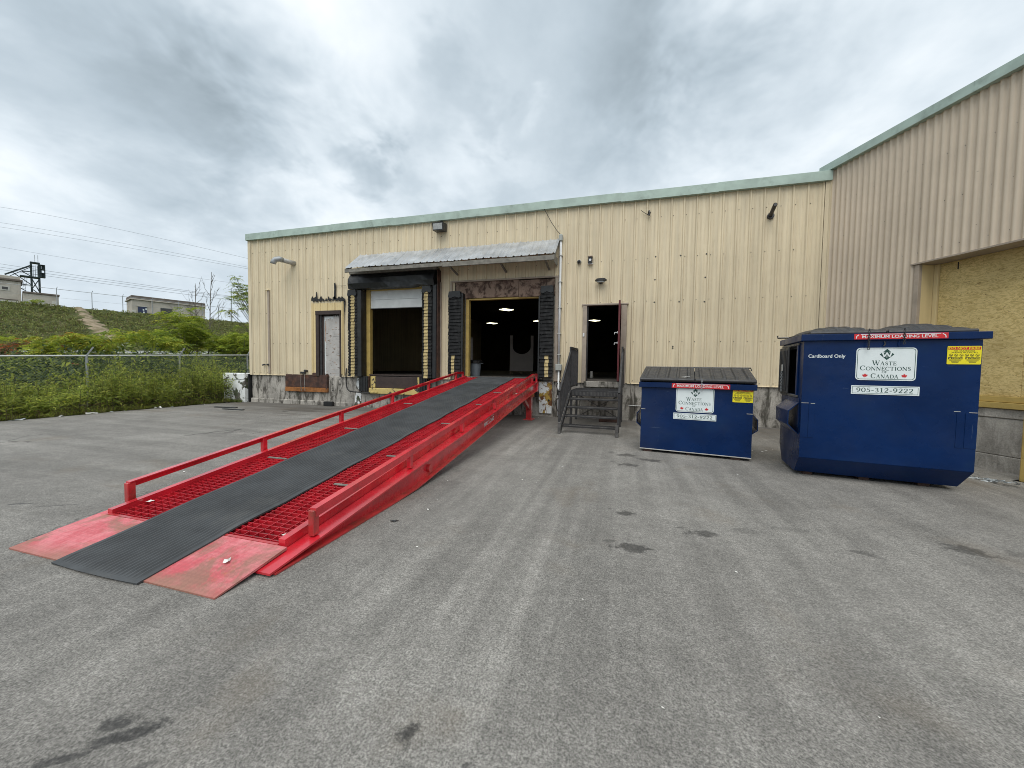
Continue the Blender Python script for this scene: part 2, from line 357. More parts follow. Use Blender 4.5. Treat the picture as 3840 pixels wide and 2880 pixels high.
MAT['plastic_film'] = plain('crumpled_clear_film', (.42, .45, .46), .3, 0, .3, 14)
MAT['bark'] = plain('grey_bark', (.11, .095, .075), .9, 0, .3, 8)
MAT['stem'] = plain('brown_green_stem', (.085, .070, .034), .8, 0, .3, 6)
MAT['leaf_weed'] = make_leaf('goldenrod_leaf', (.15, .205, .04), (.29, .35, .062), (.47, .48, .095), .5)
MAT['leaf_tip'] = make_leaf('young_tip_leaf', (.21, .28, .055), (.31, .36, .075), (.45, .45, .10), .5)
MAT['leaf_bank'] = make_leaf('bank_grass', (.15, .185, .055), (.21, .24, .075), (.30, .30, .10), .4)
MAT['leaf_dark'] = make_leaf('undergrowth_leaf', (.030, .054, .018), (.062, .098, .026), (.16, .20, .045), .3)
MAT['leaf_tree'] = make_leaf('sumac_leaf', (.19, .26, .032), (.32, .40, .045), (.50, .50, .065), .5)
MAT['leaf_tree_deep'] = make_leaf('deep_green_leaf', (.11, .175, .030), (.20, .28, .038), (.32, .37, .05), .45)
MAT['leaf_yellow'] = make_leaf('yellowing_leaf', (.26, .29, .03), (.36, .36, .04), (.48, .42, .05))
MAT['leaf_red'] = make_leaf('red_leaf', (.42, .045, .025), (.46, .11, .03), (.42, .20, .04))
MAT['leaf_dry'] = make_leaf('dry_leaf', (.10, .075, .035), (.16, .12, .06), (.22, .17, .09))

def make_terrain():
    g = G('rough_grass')
    c = g.mix(g.step(g.noise(.35, 6, .65), .35, .65), (.075, .092, .036), (.130, .134, .054))
    c = g.mul(c, g.step(g.noise(1.6, 6, .75, stretch=(1, 1, 1.5)), .3, .7, .42, 1.5))
    c = g.mul(c, g.step(g.noise(5, 4, .75), .3, .7, .7, 1.3))
    c = g.mix(g.step(g.noise(.9, 6, .7), .57, .72), c, (.165, .145, .060))
    c = g.mix(g.math('MULTIPLY', g.step(g.noise(.13, 4), .52, .64), .55), c, (.050, .080, .025))
    g.bump(g.noise(2.2, 6, .7), 1.0, .5)
    return g.done(c, .95, 0, .1)
MAT['terrain'] = make_terrain()
def make_dirt():
    g = G('bare_dirt')
    c = g.mix(g.step(g.noise(.8, 7, .7), .4, .62), (.31, .25, .18), (.17, .145, .085))
    c = g.mix(g.step(g.noise(.6, 6, .7), .55, .66), c, (.09, .10, .04))
    g.bump(g.noise(3, 5), .6, .2)
    return g.done(c, .95, 0, .1)
MAT['dirt'] = make_dirt()
def make_lip():
    g = G('worn_red_tread_plate')
    x, y, z = g.sep()
    n = g.noise(1.9, 7, .68, dist=.5)
    c = g.mix(g.step(g.noise(5, 6, .7), .38, .62), (.64, .19, .205), (.52, .09, .105))
    c = g.mix(g.math('MULTIPLY', g.step(n, .47, .60), .85), c, (.27, .14, .10))
    c = g.mix(g.math('MULTIPLY', g.step(g.noise(3.2, 6, .7), .60, .70), .7), c, (.40, .15, .07))
    fl = g.step(g.math('ADD', y, g.math('MULTIPLY', g.noise(3, 5), .25)), -9.72, -9.92)
    c = g.mix(g.math('MULTIPLY', fl, .8), c, (.30, .15, .105))
    # raised tread pattern
    ck = g.n.new('ShaderNodeTexChecker'); ck.inputs['Scale'].default_value = 33
    mp = g.n.new('ShaderNodeMapping'); mp.inputs['Rotation'].default_value = (0, 0, .785); g.l.new(g.pos, mp.inputs[0]); g.l.new(mp.outputs[0], ck.inputs['Vector'])
    c = g.mul(c, g.math('ADD', g.math('MULTIPLY', ck.outputs['Fac'], .09), .95))
    g.bump(ck.outputs['Fac'], .35, .003)
    return g.done(c, .55, 0, .45)
MAT['lip'] = make_lip()
MAT['mat'] = plain('black_ribbed_rubber', (.052, .056, .059), .62, 0, .22, 2.5, .35, (.12, .118, .11), 1.6, .2, 120)
def make_osb():
    g = G('yellow_strand_board')
    fl = g.noise(7, 4, .7, stretch=(1, 1, 2.4), dist=2.0)
    c = g.mix(g.step(fl, .40, .56), (.50, .375, .150), (.68, .53, .245))
    c = g.mix(g.math('MULTIPLY', g.step(g.noise(8.5, 5, .7, stretch=(1, 1, 3.0), dist=2.6), .575, .64), .8), c, (.17, .105, .035))
    c = g.mul(c, g.step(g.noise(1.1, 4), .3, .7, .88, 1.1))
    return g.done(c, .8, 0, .2)
MAT['osb'] = make_osb()

# ------------------------------------------------------------------ builders
ROOTM = {}
class MB:
    def __init__(s): s.v = []; s.f = []; s.mi = []; s.cur = 0
    def add(s, vs, fs):
        o = len(s.v); s.v += [tuple(v) for v in vs]
        for f in fs: s.f.append([o + i for i in f]); s.mi.append(s.cur)
        return s
    def box(s, x0, x1, y0, y1, z0, z1):
        vs = [(x0, y0, z0), (x1, y0, z0), (x1, y1, z0), (x0, y1, z0), (x0, y0, z1), (x1, y0, z1), (x1, y1, z1), (x0, y1, z1)]
        return s.add(vs, [(0, 3, 2, 1), (4, 5, 6, 7), (0, 1, 5, 4), (1, 2, 6, 5), (2, 3, 7, 6), (3, 0, 4, 7)])
    def bevbox(s, x0, x1, y0, y1, z0, z1, b=.01):
        """box with chamfered vertical and horizontal edges"""
        bm = []
        xs = (x0, x0 + b, x1 - b, x1); ys = (y0, y0 + b, y1 - b, y1); zs = (z0, z0 + b, z1 - b, z1)
        idx = {}; vs = []
        def V(i, j, k):
            if (i, j, k) not in idx: idx[(i, j, k)] = len(vs); vs.append((xs[i], ys[j], zs[k]))
            return idx[(i, j, k)]
        fs = []
        for k, o in ((0, 1), (3, 0)):
            q = [V(1, 1, k), V(2, 1, k), V(2, 2, k), V(1, 2, k)]; fs.append(q[::-1] if o else q)
        for j, o in ((0, 0), (3, 1)):
            q = [V(1, j, 1), V(2, j, 1), V(2, j, 2), V(1, j, 2)]; fs.append(q[::-1] if o else q)
        for i, o in ((0, 1), (3, 0)):
            q = [V(i, 1, 1), V(i, 2, 1), V(i, 2, 2), V(i, 1, 2)]; fs.append(q[::-1] if o else q)
        for (k, kk) in ((0, 1), (3, 2)):
            for (j, jj) in ((0, 1), (3, 2)):
                fs.append([V(1, jj, k), V(2, jj, k), V(2, j, kk), V(1, j, kk)])
            for (i, ii) in ((0, 1), (3, 2)):
                fs.append([V(ii, 1, k), V(ii, 2, k), V(i, 2, kk), V(i, 1, kk)])
        for (j, jj) in ((0, 1), (3, 2)):
            for (i, ii) in ((0, 1), (3, 2)):
                fs.append([V(ii, j, 1), V(ii, j, 2), V(i, jj, 2), V(i, jj, 1)])
                for (k, kk) in ((0, 1), (3, 2)):
                    fs.append([V(ii, jj, k), V(ii, j, kk), V(i, jj, kk)])
        return s.add(vs, fs)
    def hexa(s, lo, hi):
        """8 corners: four below, four above, both counter-clockwise"""
        return s.add(list(lo) + list(hi), [(0, 3, 2, 1), (4, 5, 6, 7), (0, 1, 5, 4), (1, 2, 6, 5), (2, 3, 7, 6), (3, 0, 4, 7)])
    def bar(s, a, b, w, h=None, upv=(0, 0, 1)):
        a = Vector(a); b = Vector(b); d = (b - a).normalized(); u = Vector(upv)
        if abs(d.dot(u)) > .98: u = Vector((0, 1, 0))
        sd = d.cross(u).normalized(); uu = sd.cross(d).normalized(); h = w if h is None else h
        sd *= w / 2; uu *= h / 2
        lo = [a - sd - uu, a + sd - uu, b + sd - uu, b - sd - uu]; hi = [a - sd + uu, a + sd + uu, b + sd + uu, b - sd + uu]
        return s.hexa(lo, hi)
    def tube(s, pts, r, n=8, cap=True, r2=None):
        pts = [Vector(p) for p in pts]; k = len(pts); rings = []; prev = None
        for i, p in enumerate(pts):
            d = (pts[min(i + 1, k - 1)] - pts[max(i - 1, 0)]).normalized()
            if prev is None:
                u = Vector((0, 0, 1)) if abs(d.z) < .9 else Vector((1, 0, 0))
                sd = d.cross(u).normalized()
            else: sd = (prev - d * prev.dot(d)).normalized()
            prev = sd; uu = sd.cross(d)
            rr = r if r2 is None else r + (r2 - r) * i / (k - 1)
            rings.append([p + (sd * math.cos(2 * math.pi * j / n) + uu * math.sin(2 * math.pi * j / n)) * rr for j in range(n)])
        vs = [v for R in rings for v in R]; fs = []
        for i in range(k - 1):
            for j in range(n):
                fs.append((i * n + j, i * n + (j + 1) % n, (i + 1) * n + (j + 1) % n, (i + 1) * n + j))
        if cap: fs.append(tuple(range(n))[::-1]); fs.append(tuple((k - 1) * n + j for j in range(n)))
        return s.add(vs, fs)
    def prism(s, poly, y0, y1, axis='y'):
        """polygon given in the two other axes, extruded along axis"""
        n = len(poly)
        def P(a, b, t):
            return (a, t, b) if axis == 'y' else ((t, a, b) if axis == 'x' else (a, b, t))
        vs = [P(a, b, y0) for a, b in poly] + [P(a, b, y1) for a, b in poly]
        fs = [tuple(range(n)), tuple(range(n, 2 * n))[::-1]] + [(i, i + n, (i + 1) % n + n, (i + 1) % n) for i in range(n)]
        return s.add(vs, fs)
    def shift(s, d): s.v = [(v[0] + d[0], v[1] + d[1], v[2] + d[2]) for v in s.v]; return s
    def xform(s, m): s.v = [tuple(m @ Vector(v)) for v in s.v]; return s
    def mesh(s, name, mats, smooth=False):
        me = bpy.data.meshes.new(name); me.from_pydata(s.v, [], s.f)
        for m in (mats if isinstance(mats, (list, tuple)) else [mats]): me.materials.append(MAT[m] if isinstance(m, str) else m)
        if any(s.mi): me.polygons.foreach_set('material_index', s.mi)
        if smooth: me.polygons.foreach_set('use_smooth', [True] * len(me.polygons))
        me.validate(); me.update(); return me
    def build(s, name, mats, parent=None, world=False, smooth=False, label=None):
        if world and parent is not None:
            inv = ROOTM[parent.name].inverted(); s.v = [tuple(inv @ Vector(v)) for v in s.v]
        bmf = s.mesh(name, mats, smooth)
        return link(name, bmf, parent, label)
def fix_normals(me):
    import bmesh
    bm = bmesh.new(); bm.from_mesh(me); bmesh.ops.recalc_face_normals(bm, faces=bm.faces); bm.to_mesh(me); bm.free()
def link(name, me, parent=None, label=None, loc=None):
    o = bpy.data.objects.new(name, me); COL.objects.link(o)
    if parent is not None: o.parent = parent; ROOTM[o.name] = ROOTM[parent.name]
    else: ROOTM[o.name] = Matrix.Identity(4)
    if loc is not None: o.location = loc
    if label: o['label'] = label
    return o
def thing(name, label, cat, loc=(0, 0, 0), rotz=0.0, group=None):
    o = bpy.data.objects.new(name, None); COL.objects.link(o); o.empty_display_size = .2
    o.location = loc; o.rotation_euler = (0, 0, rotz); o['label'] = label; o['category'] = cat
    if group: o['group'] = group
    ROOTM[o.name] = Matrix.Translation(loc) @ Matrix.Rotation(rotz, 4, 'Z')
    return o
def tag(o, label, cat, group=None):
    o['label'] = label; o['category'] = cat
    if group: o['group'] = group
    return o
def struct(o, kind='structure'): o['kind'] = kind; return o
def arrays_mesh(name, V, F, mats, mi=None, smooth=False):
    """fast mesh from numpy arrays of quads"""
    me = bpy.data.meshes.new(name); nf = len(F)
    me.vertices.add(len(V)); me.vertices.foreach_set('co', np.asarray(V, np.float32).ravel())
    k = F.shape[1]; me.loops.add(nf * k); me.loops.foreach_set('vertex_index', np.asarray(F, np.int32).ravel())
    me.polygons.add(nf); me.polygons.foreach_set('loop_start', np.arange(0, nf * k, k, dtype=np.int32)); 
    for m in mats: me.materials.append(MAT[m])
    if mi is not None: me.polygons.foreach_set('material_index', np.asarray(mi, np.int32))
    if smooth: me.polygons.foreach_set('use_smooth', np.ones(nf, bool))
    me.update(calc_edges=True); me.validate(); return me

# ------------------------------------------------------------------ ground, terrain
def sstep(t): t = np.clip(t, 0, 1); return t * t * (3 - 2 * t)
CA = np.array([-96.0, 23.8]); CD = np.array([12.5, 32.7]) / np.hypot(12.5, 32.7); CN = np.array([CD[1], -CD[0]])   # crest of the embankment; CN points to the yard
def hill_z(x, y):
    d = (x - CA[0]) * CN[0] + (y - CA[1]) * CN[1]
    z = np.where(d <= 0, 11.05, 0)
    t = np.clip(d / 44.0, 0, 1)
    prof = 11.05 * (1 - t) ** 1.25
    z = np.where(d > 0, prof, z)
    z = z * sstep((-17.0 - x) / 14.0)
    return z
def bumps(x, y):
    return .10 * np.sin(x * .9 + 1.3 * np.sin(y * .53)) * np.sin(y * .8 + .7) + .05 * np.sin(x * 2.3 + y * 1.7)
gx = np.unique(np.concatenate([np.linspace(-700, -140, 8), np.linspace(-140, -14.7, 120), np.linspace(-14.7, 60, 8), np.linspace(60, 700, 6)]))
gy = np.unique(np.concatenate([np.linspace(-700, -60, 8), np.linspace(-60, 130, 120), np.linspace(130, 900, 8)]))
X, Y = np.meshgrid(gx, gy); Z = hill_z(X, Y) + np.where(X < -19, bumps(X, Y) * sstep((-19 - X) / 8), 0)
Z = np.where(X > -15.2, -.30, Z - .02)
V = np.stack([X.ravel(), Y.ravel(), Z.ravel()], 1); nx, ny = len(gx), len(gy)
I = (np.arange(ny - 1)[:, None] * nx + np.arange(nx - 1)[None, :]).ravel()
F = np.stack([I, I + 1, I + nx + 1, I + nx], 1)
struct(link('terrain', arrays_mesh('terrain', V, F, ['terrain'], smooth=True)))

# asphalt yard, with its ragged verge and the fall towards the side dock
def yard_z(x, y):
    f = sstep((x - 4.6) / 1.5) * sstep((y + 9.5) / 4.5)
    return -.20 * f
ax = np.concatenate([[0], np.linspace(-14.6, 4.0, 24), np.linspace(4.4, 7.6, 14), [9, 14, 30, 60]])
ay = np.concatenate([np.linspace(-60, -16, 6), np.linspace(-15, .06, 46)])
X, Y = np.meshgrid(ax, ay)
edge = -15.02 + .06 * np.sin(Y * 2.1) + .04 * np.sin(Y * 5.3 + 1) + .03 * np.sin(Y * 11)
edge = np.where(Y > -1.2, edge + .55 * np.clip((Y + 1.2) / .9, 0, 1), edge)
X = np.where(np.arange(len(ax))[None, :] == 0, edge, X)
Z = yard_z(X, Y)
V = np.stack([X.ravel(), Y.ravel(), Z.ravel()], 1); nx, ny = len(ax), len(ay)
I = (np.arange(ny - 1)[:, None] * nx + np.arange(nx - 1)[None, :]).ravel()
F = np.stack([I, I + 1, I + nx + 1, I + nx], 1)
struct(link('asphalt_yard', arrays_mesh('asphalt_yard', V, F, ['asphalt'], smooth=True)))

# worn track down the embankment
pv = []; K = 26
for i in range(K + 1):
    t = i / K; d = -.6 + t * 23
    c = CA + CD * (8.7 + .2 * t + 1.8 * t * t) + CN * d
    w = (.75 + .9 * t) * (.8 + .35 * math.sin(i * 1.9) + .2 * math.sin(i * 4.1))
    for sgn in (-1, -.33, .33, 1):
        q = c + CD * sgn * w * (1 + .25 * math.sin(i * 2.7 + sgn * 2)); pv.append((q[0], q[1], float(hill_z(q[0], q[1])) + .10 + (.12 if abs(sgn) < .5 else -.16)))
pf = [(i * 4 + j, i * 4 + j + 1, i * 4 + j + 5, i * 4 + j + 4) for i in range(K) for j in range(3)]
struct(link('dirt_path', MB().add(pv, pf).mesh('dirt_path', 'dirt', True)))

# ------------------------------------------------------------------ the warehouse
WH = thing('warehouse', 'beige ribbed steel warehouse with two open truck docks and a green roof edge', 'warehouse', (-4.6, .3, 0))
XL, XR = -14.40, 5.12
Z0, Z1 = 1.12, 6.47
OPEN = [(-11.12, -10.0, 1.0, 3.57), (-9.0, -6.2, 1.0, 4.30), (-5.42, -2.0, 1.0, 4.38), (-1.13, .17, 1.0, 3.50)]
P0, PITCH = -14.27, .3316
def rib_profile(x, dep=.034):
    """depth of the sheet in front of the wall at x (towards -y)"""
    t = ((x - P0 + PITCH / 2) % PITCH) - PITCH / 2
    a = abs(t)
    if a < .016: return dep
    if a < .036: return dep * (.036 - a) / .020
    for m in (.11, -.11):
        if abs(t - m) < .008: return .007
    return 0.0
def siding_xs(xa, xb):
    xs = {xa, xb}
    k0 = int((xa - P0) / PITCH) - 1
    for k in range(k0, k0 + int((xb - xa) / PITCH) + 4):
        c = P0 + k * PITCH
        for o in (-.036, -.016, .016, .036, .11 - .014, .11 - .007, .11 + .007, .11 + .014, -.11 - .014, -.11 - .007, -.11 + .007, -.11 + .014):
            if xa < c + o < xb: xs.add(round(c + o, 5))
    for a, b, c, d in OPEN:
        for o in (a, b):
            if xa < o < xb: xs.add(o)
    return sorted(xs)
def siding_sheet(xa, xb, z0, z1, openings, yoff=0.0):
    mb = MB(); xs = siding_xs(xa, xb)
    for a, b in zip(xs[:-1], xs[1:]):
        mid = (a + b) / 2; cuts = [(z0, z1)]
        for (oa, ob, oc, od) in openings:
            if oa < mid < ob:
                nc = []
                for (c, d) in cuts:
                    if oc > c: nc.append((c, min(d, oc)))
                    if od < d: nc.append((max(c, od), d))
                    if od <= c or oc >= d: nc.append((c, d))
                cuts = nc
        for (c, d) in cuts:
            if d - c < .005: continue
            ya, yb = -rib_profile(a) + yoff, -rib_profile(b) + yoff
            mb.add([(a, ya, c), (b, yb, c), (b, yb, d), (a, ya, d)], [(0, 1, 2, 3)])
    return mb
edges = [XL] + [P0 + PITCH * (3 * k + 2.88) for k in range(0, 19)] + [XR]
edges = [e for e in edges if e <= XR - .3] + [XR]
for i, (a, b) in enumerate(zip(edges[:-1], edges[1:])):
    mb = siding_sheet(a + .002, b + .012, Z0 - (.02 if i % 3 == 1 else 0), Z1, OPEN, -.0015 * (i % 2))
    if mb.v: mb.build('siding_panel', 'siding', WH, True)
# screws along the girts
mb = MB()
for z in (1.20, 2.36, 3.55, 4.78, 5.95):
    for k in range(0, 58):
        x = P0 + k * PITCH + .055
        if any(a - .05 < x < b + .05 and c < z < d for a, b, c, d in OPEN) or random.random() < .12: continue
        mb.box(x - .008, x + .008, -.010, 0, z - .008, z + .008)
o = mb.build('screw', 'dark_metal', WH, True); struct(o, 'stuff')
# bolt holes punched in the sheets
for (x, z) in ((.92, 4.82), (1.59, 4.81), (2.26, 4.81), (.92, 4.16), (2.25, 4.16), (.92, 3.51), (1.59, 3.50), (2.25, 3.48), (1.46, 2.17), (1.46, 2.22)):
    MB().tube([(x, -.002, z), (x, -.036 if abs(rib_profile(x)) > .01 else -.006, z)], .021, 8).build('bolt_hole', 'black', WH, True)
# inner skin, roof, back, floor and ceiling
mb = MB(); T = .16
xs = sorted({XL, 13.5} | {v for o in OPEN for v in o[:2]})
for a, b in zip(xs[:-1], xs[1:]):
    m = (a + b) / 2; op = [o for o in OPEN if o[0] < m < o[1]]
    if op: mb.box(a, b, .05, T, op[0][3], 6.5)
    else: mb.box(a, b, .05, T, 1.0, 6.5)
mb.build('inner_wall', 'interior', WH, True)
MB().box(XL + .05, 13.6, .02, 26, 6.50, 6.64).build('roof', 'galv', WH, True)
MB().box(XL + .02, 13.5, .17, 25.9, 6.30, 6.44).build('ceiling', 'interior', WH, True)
MB().box(XL, XL + .12, .165, 26, 0, 6.49).build('end_wall', 'siding', WH, True)
MB().box(XL, 13.5, 26.0, 26.15, 0, 6.49).build('back_wall', 'interior', WH, True)
MB().box(13.5, 13.62, .165, 26, 0, 6.49).build('end_wall', 'interior', WH, True)
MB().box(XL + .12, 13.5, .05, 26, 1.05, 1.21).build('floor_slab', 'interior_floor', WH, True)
# foundation in cast lengths, butted with a recessed joint
fx = [XL, -11.05, -9.53, -5.62, -1.98, -1.45, .45, 2.6, XR + .1]
for i, (a, b) in enumerate(zip(fx[:-1], fx[1:])):
    yf = (.028, .020, .030, .024, .034, .022, .029, .026)[i]
    MB().bevbox(a + .006, b - .006, yf, .16, -.35, 1.118, .012).build('foundation_block', 'concrete', WH, True)
MB().box(XL + .01, XR, .055, .15, -.3, 1.10).build('foundation_core', 'concrete', WH, True)
MB().bevbox(-11.0, -9.55, -.03, .019, -.1, .15, .02).build('footing', 'concrete', WH, True)
MB().bevbox(XL, -11.06, -.05, .027, -.1, .17, .03).build('footing', 'concrete', WH, True)
# green roof edge in lengths
fx = [XL - .06] + [-12.92 + 2.567 * k for k in range(0, 7)] + [XR - .02]
for i, (a, b) in enumerate(zip(fx[:-1], fx[1:])):
    dz = .008 * ((i * 7) % 3 - 1)
    mb = MB().prism([(-.11, 6.455 + dz), (-.118, 6.455 + dz), (-.112, 6.700 + dz), (-.06, 6.725 + dz), (.06, 6.70 + dz), (.06, 6.66), (-.07, 6.66), (-.10, 6.46 + dz)], a + .004, b + .010, 'x')
    mb.box(a + .004, b + .01, -.105, .0, 6.452 + dz, 6.462 + dz)
    me = mb.mesh('roof_trim', 'trim_green'); fix_normals(me)
    o = link('roof_trim', me, WH); o.location = (-ROOTM[WH.name].translation)
# corner trim
MB().bevbox(XL - .03, XL + .11, -.045, -.036, 1.10, 6.45, .003).build('corner_trim', 'siding', WH, True)
MB().box(XL - .03, XL - .02, -.036, .164, 1.10, 6.45).build('corner_trim', 'siding', WH, True)
MB().bevbox(4.99, 5.10, -.05, -.038, 1.10, 6.45, .003).build('corner_trim', 'siding', WH, True)
# foot drip edge
for (a, b) in ((XL, -11.32), (-9.88, -9.52), (-5.98, -5.56), (-1.83, -1.15), (.22, XR)):
    MB().prism([(0, 1.128), (-.030, 1.118), (-.030, 1.108), (0.015, 1.112)], a, b, 'x').build('drip_edge', 'siding', WH, True)

# --- boarded man door on the left
bd = thing('boarded_door', 'boarded-up side door with peeling grey plywood in a brown frame', 'door', (-10.55, 0, 1.12))
MB().bevbox(-11.13, -9.99, -.075, .0, 3.43, 3.575, .006).build('header', 'brown_steel', bd, True)
for a, b in ((-11.13, -10.985), (-10.055, -9.99)):
    MB().bevbox(a, b, -.06, .04, 1.10, 3.43, .006).build('frame_post', 'brown_steel', bd, True)
MB().bevbox(-10.982, -10.90, -.01, .10, 1.12, 3.42, .005).build('inner_stop', 'steel_dark', bd, True)
MB().bevbox(-10.90, -10.82, .03, .11, 1.12, 3.38, .005).build('inner_stop', 'brown_steel', bd, True)
MB().box(-10.98, -10.05, .10, .13, 1.1, 3.43).build('backing', 'brown_steel', bd, True)
MB().box(-10.815, -10.06, .050, .075, 1.12, 3.37).build('door_slab', 'white_panel', bd, True)
# ragged-edged plywood skin
top = []; n = 22
for i in range(n + 1):
    x = -10.74 + .68 * i / n
    top.append((x, 3.24 + .05 * math.sin(i * 2.2) + .05 * random.random() + (.10 if i > 11 else 0)))
left = [(-10.74 + .018 * math.sin(i * 1.7) + .012 * random.random() - .0, 1.12 + 2.1 * i / 14) for i in range(14)]
MB().prism([(-10.06, 1.12)] + [(-10.06, 2.2), (-10.075, 2.25), (-10.075, 2.7), (-10.06, 2.75)] + top[::-1] + left[::-1], .030, .044).build('plywood_skin', 'plywood_grey', bd, True)
MB().prism([(-10.775, 2.45), (-10.70, 2.3), (-10.70, 3.0), (-10.73, 3.22), (-10.765, 3.2), (-10.77, 2.9)], .045, .049).build('torn_veneer', 'rust_orange', bd, True)
for (x0, x1, z) in ((-10.42, -10.08, 2.62), (-10.3, -10.08, 2.52), (-10.22, -10.1, 1.98)):
    MB().prism([(x0, z), (x1, z + .01), (x1, z + .03), ((x0 + x1) / 2, z + .025), (x0, z + .035)], .022, .0295).build('delaminated_ply', 'plywood_grey', bd, True)
# newer cladding round that door, its pale edge strips and the torn tar above
sub = MB(); 
m = siding_sheet(-11.30, -9.89, 3.575, 3.87, [], -.012); m.build('patch_panel', 'siding_new', WH, True)
m = siding_sheet(-11.30, -11.13, 1.20, 3.575, [], -.012); m.build('patch_panel', 'siding_new', WH, True)
m = siding_sheet(-9.99, -9.895, 1.20, 3.575, [], -.012); m.build('patch_panel', 'siding_new', WH, True)
MB().box(-11.325, -11.295, -.055, -.02, 1.16, 3.9).build('patch_edge', 'siding_new', WH, True)
MB().box(-9.90, -9.87, -.055, -.02, 1.16, 3.9).build('patch_edge', 'siding_new', WH, True)
def tar(poly):
    mb = MB().prism(poly, -.047, -.0405); return mb
lo, hi = [], []
for i in range(60):
    t = i / 59; x = -11.33 + 1.54 * t
    base = 3.955 - .07 * max(0, (t - .75) * 4) + .02 * math.sin(i * 1.1)
    hgt = .045 + .085 * abs(math.sin(i * .19 + .6)) * abs(math.sin(i * .07 + 1.1)) + .03 * math.sin(i * .83) + .05 * random.random() ** 2
    if i in (9, 10): hgt += .20
    if i in (16, 30, 31, 50): hgt += .07
    if 22 < i < 26 or 35 < i < 38: hgt = .012
    lo.append((x, base - .03 * random.random())); hi.append((x, base + hgt))
tar(lo + hi[::-1]).build('tar_patch', 'tar', WH, True)
tar([(-10.295, 4.0), (-10.20, 4.0), (-10.215, 4.3), (-10.20, 4.45), (-10.225, 4.60), (-10.255, 4.57), (-10.29, 4.59), (-10.275, 4.35), (-10.29, 4.2)]).build('tar_patch', 'tar', WH, True)
tar([(-9.86, 3.95), (-9.79, 3.88), (-9.80, 3.70), (-9.83, 3.4), (-9.84, 3.05), (-9.845, 3.4), (-9.835, 3.75), (-9.87, 3.83)]).build('tar_patch', 'tar', WH, True)
MB().tube([(-10.2, -.05, 4.47), (-9.75, -.05, 4.46)], .006, 5).build('bare_wire', 'black', WH, True)

# --- rusty leveller plate below the boarded door
lv = thing('dock_leveler_plate', 'rusty brown dock plate with an orange lower lip below the boarded door', 'dock plate', (-11.6, 0, .5))
MB().bevbox(-12.63, -10.60, -.035, .026, .67, 1.16, .008).build('plate', 'rust', lv, True)
MB().bevbox(-12.62, -10.61, -.055, .026, .50, .665, .008).build('lip', 'rust_orange', lv, True)
mb = MB()
for k, x in enumerate((-11.86, -11.82, -11.78, -11.74, -11.70)): mb.box(x, x + .012, -.058, -.0552, .545, .60)
mb.box(-11.87, -11.68, -.058, -.0552, .605, .612).box(-11.87, -11.68, -.058, -.0552, .533, .540)
mb.build('stamped_mark', 'black', lv, True)
MB().bevbox(-10.68, -10.62, -.06, .02, .62, 1.20, .006).build('side_angle', 'rust', lv, True)
MB().bevbox(-11.32, -11.10, -.06, .02, 1.10, 1.24, .02).build('hinge_lug', 'rust', lv, True)

# --- the left truck dock
def flap_mesh(w, stripe, yellow=True):
    """one hinged flap of a dock pad: a tapering, slightly hanging slab with an optional painted stripe"""
    mb = MB(); h = .118; x = 0
    cols = [(-w / 2, stripe[0], 0), (stripe[0], stripe[1], 1 if yellow else 0), (stripe[1], w / 2, 0)]
    for a, b, m in cols:
        mb.cur = m
        def yo(x): return .028 - .10 * (x / w) ** 2
        lo = [(a, -yo(a) - .012, 0), (b, -yo(b) - .012, 0), (b, 0, .02), (a, 0, .02)]
        sag = .008
        hi = [(a, -yo(a) + .018, h), (b, -yo(b) + .018, h), (b, .01, h), (a, .01, h)]
        mb.hexa(lo, hi)
    me = mb.mesh('flap', ['flap', 'flap_yellow']); return me
def dock_pad(x0, x1, z0, z1, ydep, stripe, yellow_from, top_torn=False):
    """foam pad against the wall with its ladder of flaps; a part of the warehouse, the flaps its sub-parts"""
    cx = (x0 + x1) / 2; w = x1 - x0
    pad = MB().bevbox(x0 + .015, x1 - .015, -ydep + .03, .0, z0 + .02, z1, .02).build('dock_pad', 'black_foam', WH, True)
    o0 = ROOTM[WH.name].translation
    n = int((z1 - z0) / .108); ma = flap_mesh(w, stripe, True); mb_ = flap_mesh(w, stripe, False)
    for k in range(n):
        z = z0 + k * (z1 - z0) / n
        yel = yellow_from(z)
        f = link('flap', ma if yel else mb_, pad)
        f.location = (cx - o0.x + random.uniform(-.008, .008), -ydep + .022 - o0.y, z - o0.z)
        f.rotation_euler = (random.uniform(-.10, .05), random.uniform(-.035, .035) * (0 if yel and x0 < -5 else 2.0), random.uniform(-.05, .05))
    MB().prism([(x0 + .0, z1 - .17), (x0 + .03, z1 + .02), (x1 - .03, z1 + .03), (x1, z1 - .16), (x1 - .06, z1 - .20), (cx, z1 - .15), (x0 + .08, z1 - .21)], -ydep - .025, -ydep - .008).build('top_cover', 'black_foam', pad, True)
    return pad
dock_pad(-9.50, -9.12, 1.14, 4.22, .28, (-.055, .10), lambda z: True)
dock_pad(-6.50, -6.14, 1.14, 4.22, .30, (-.10, .055), lambda z: True)
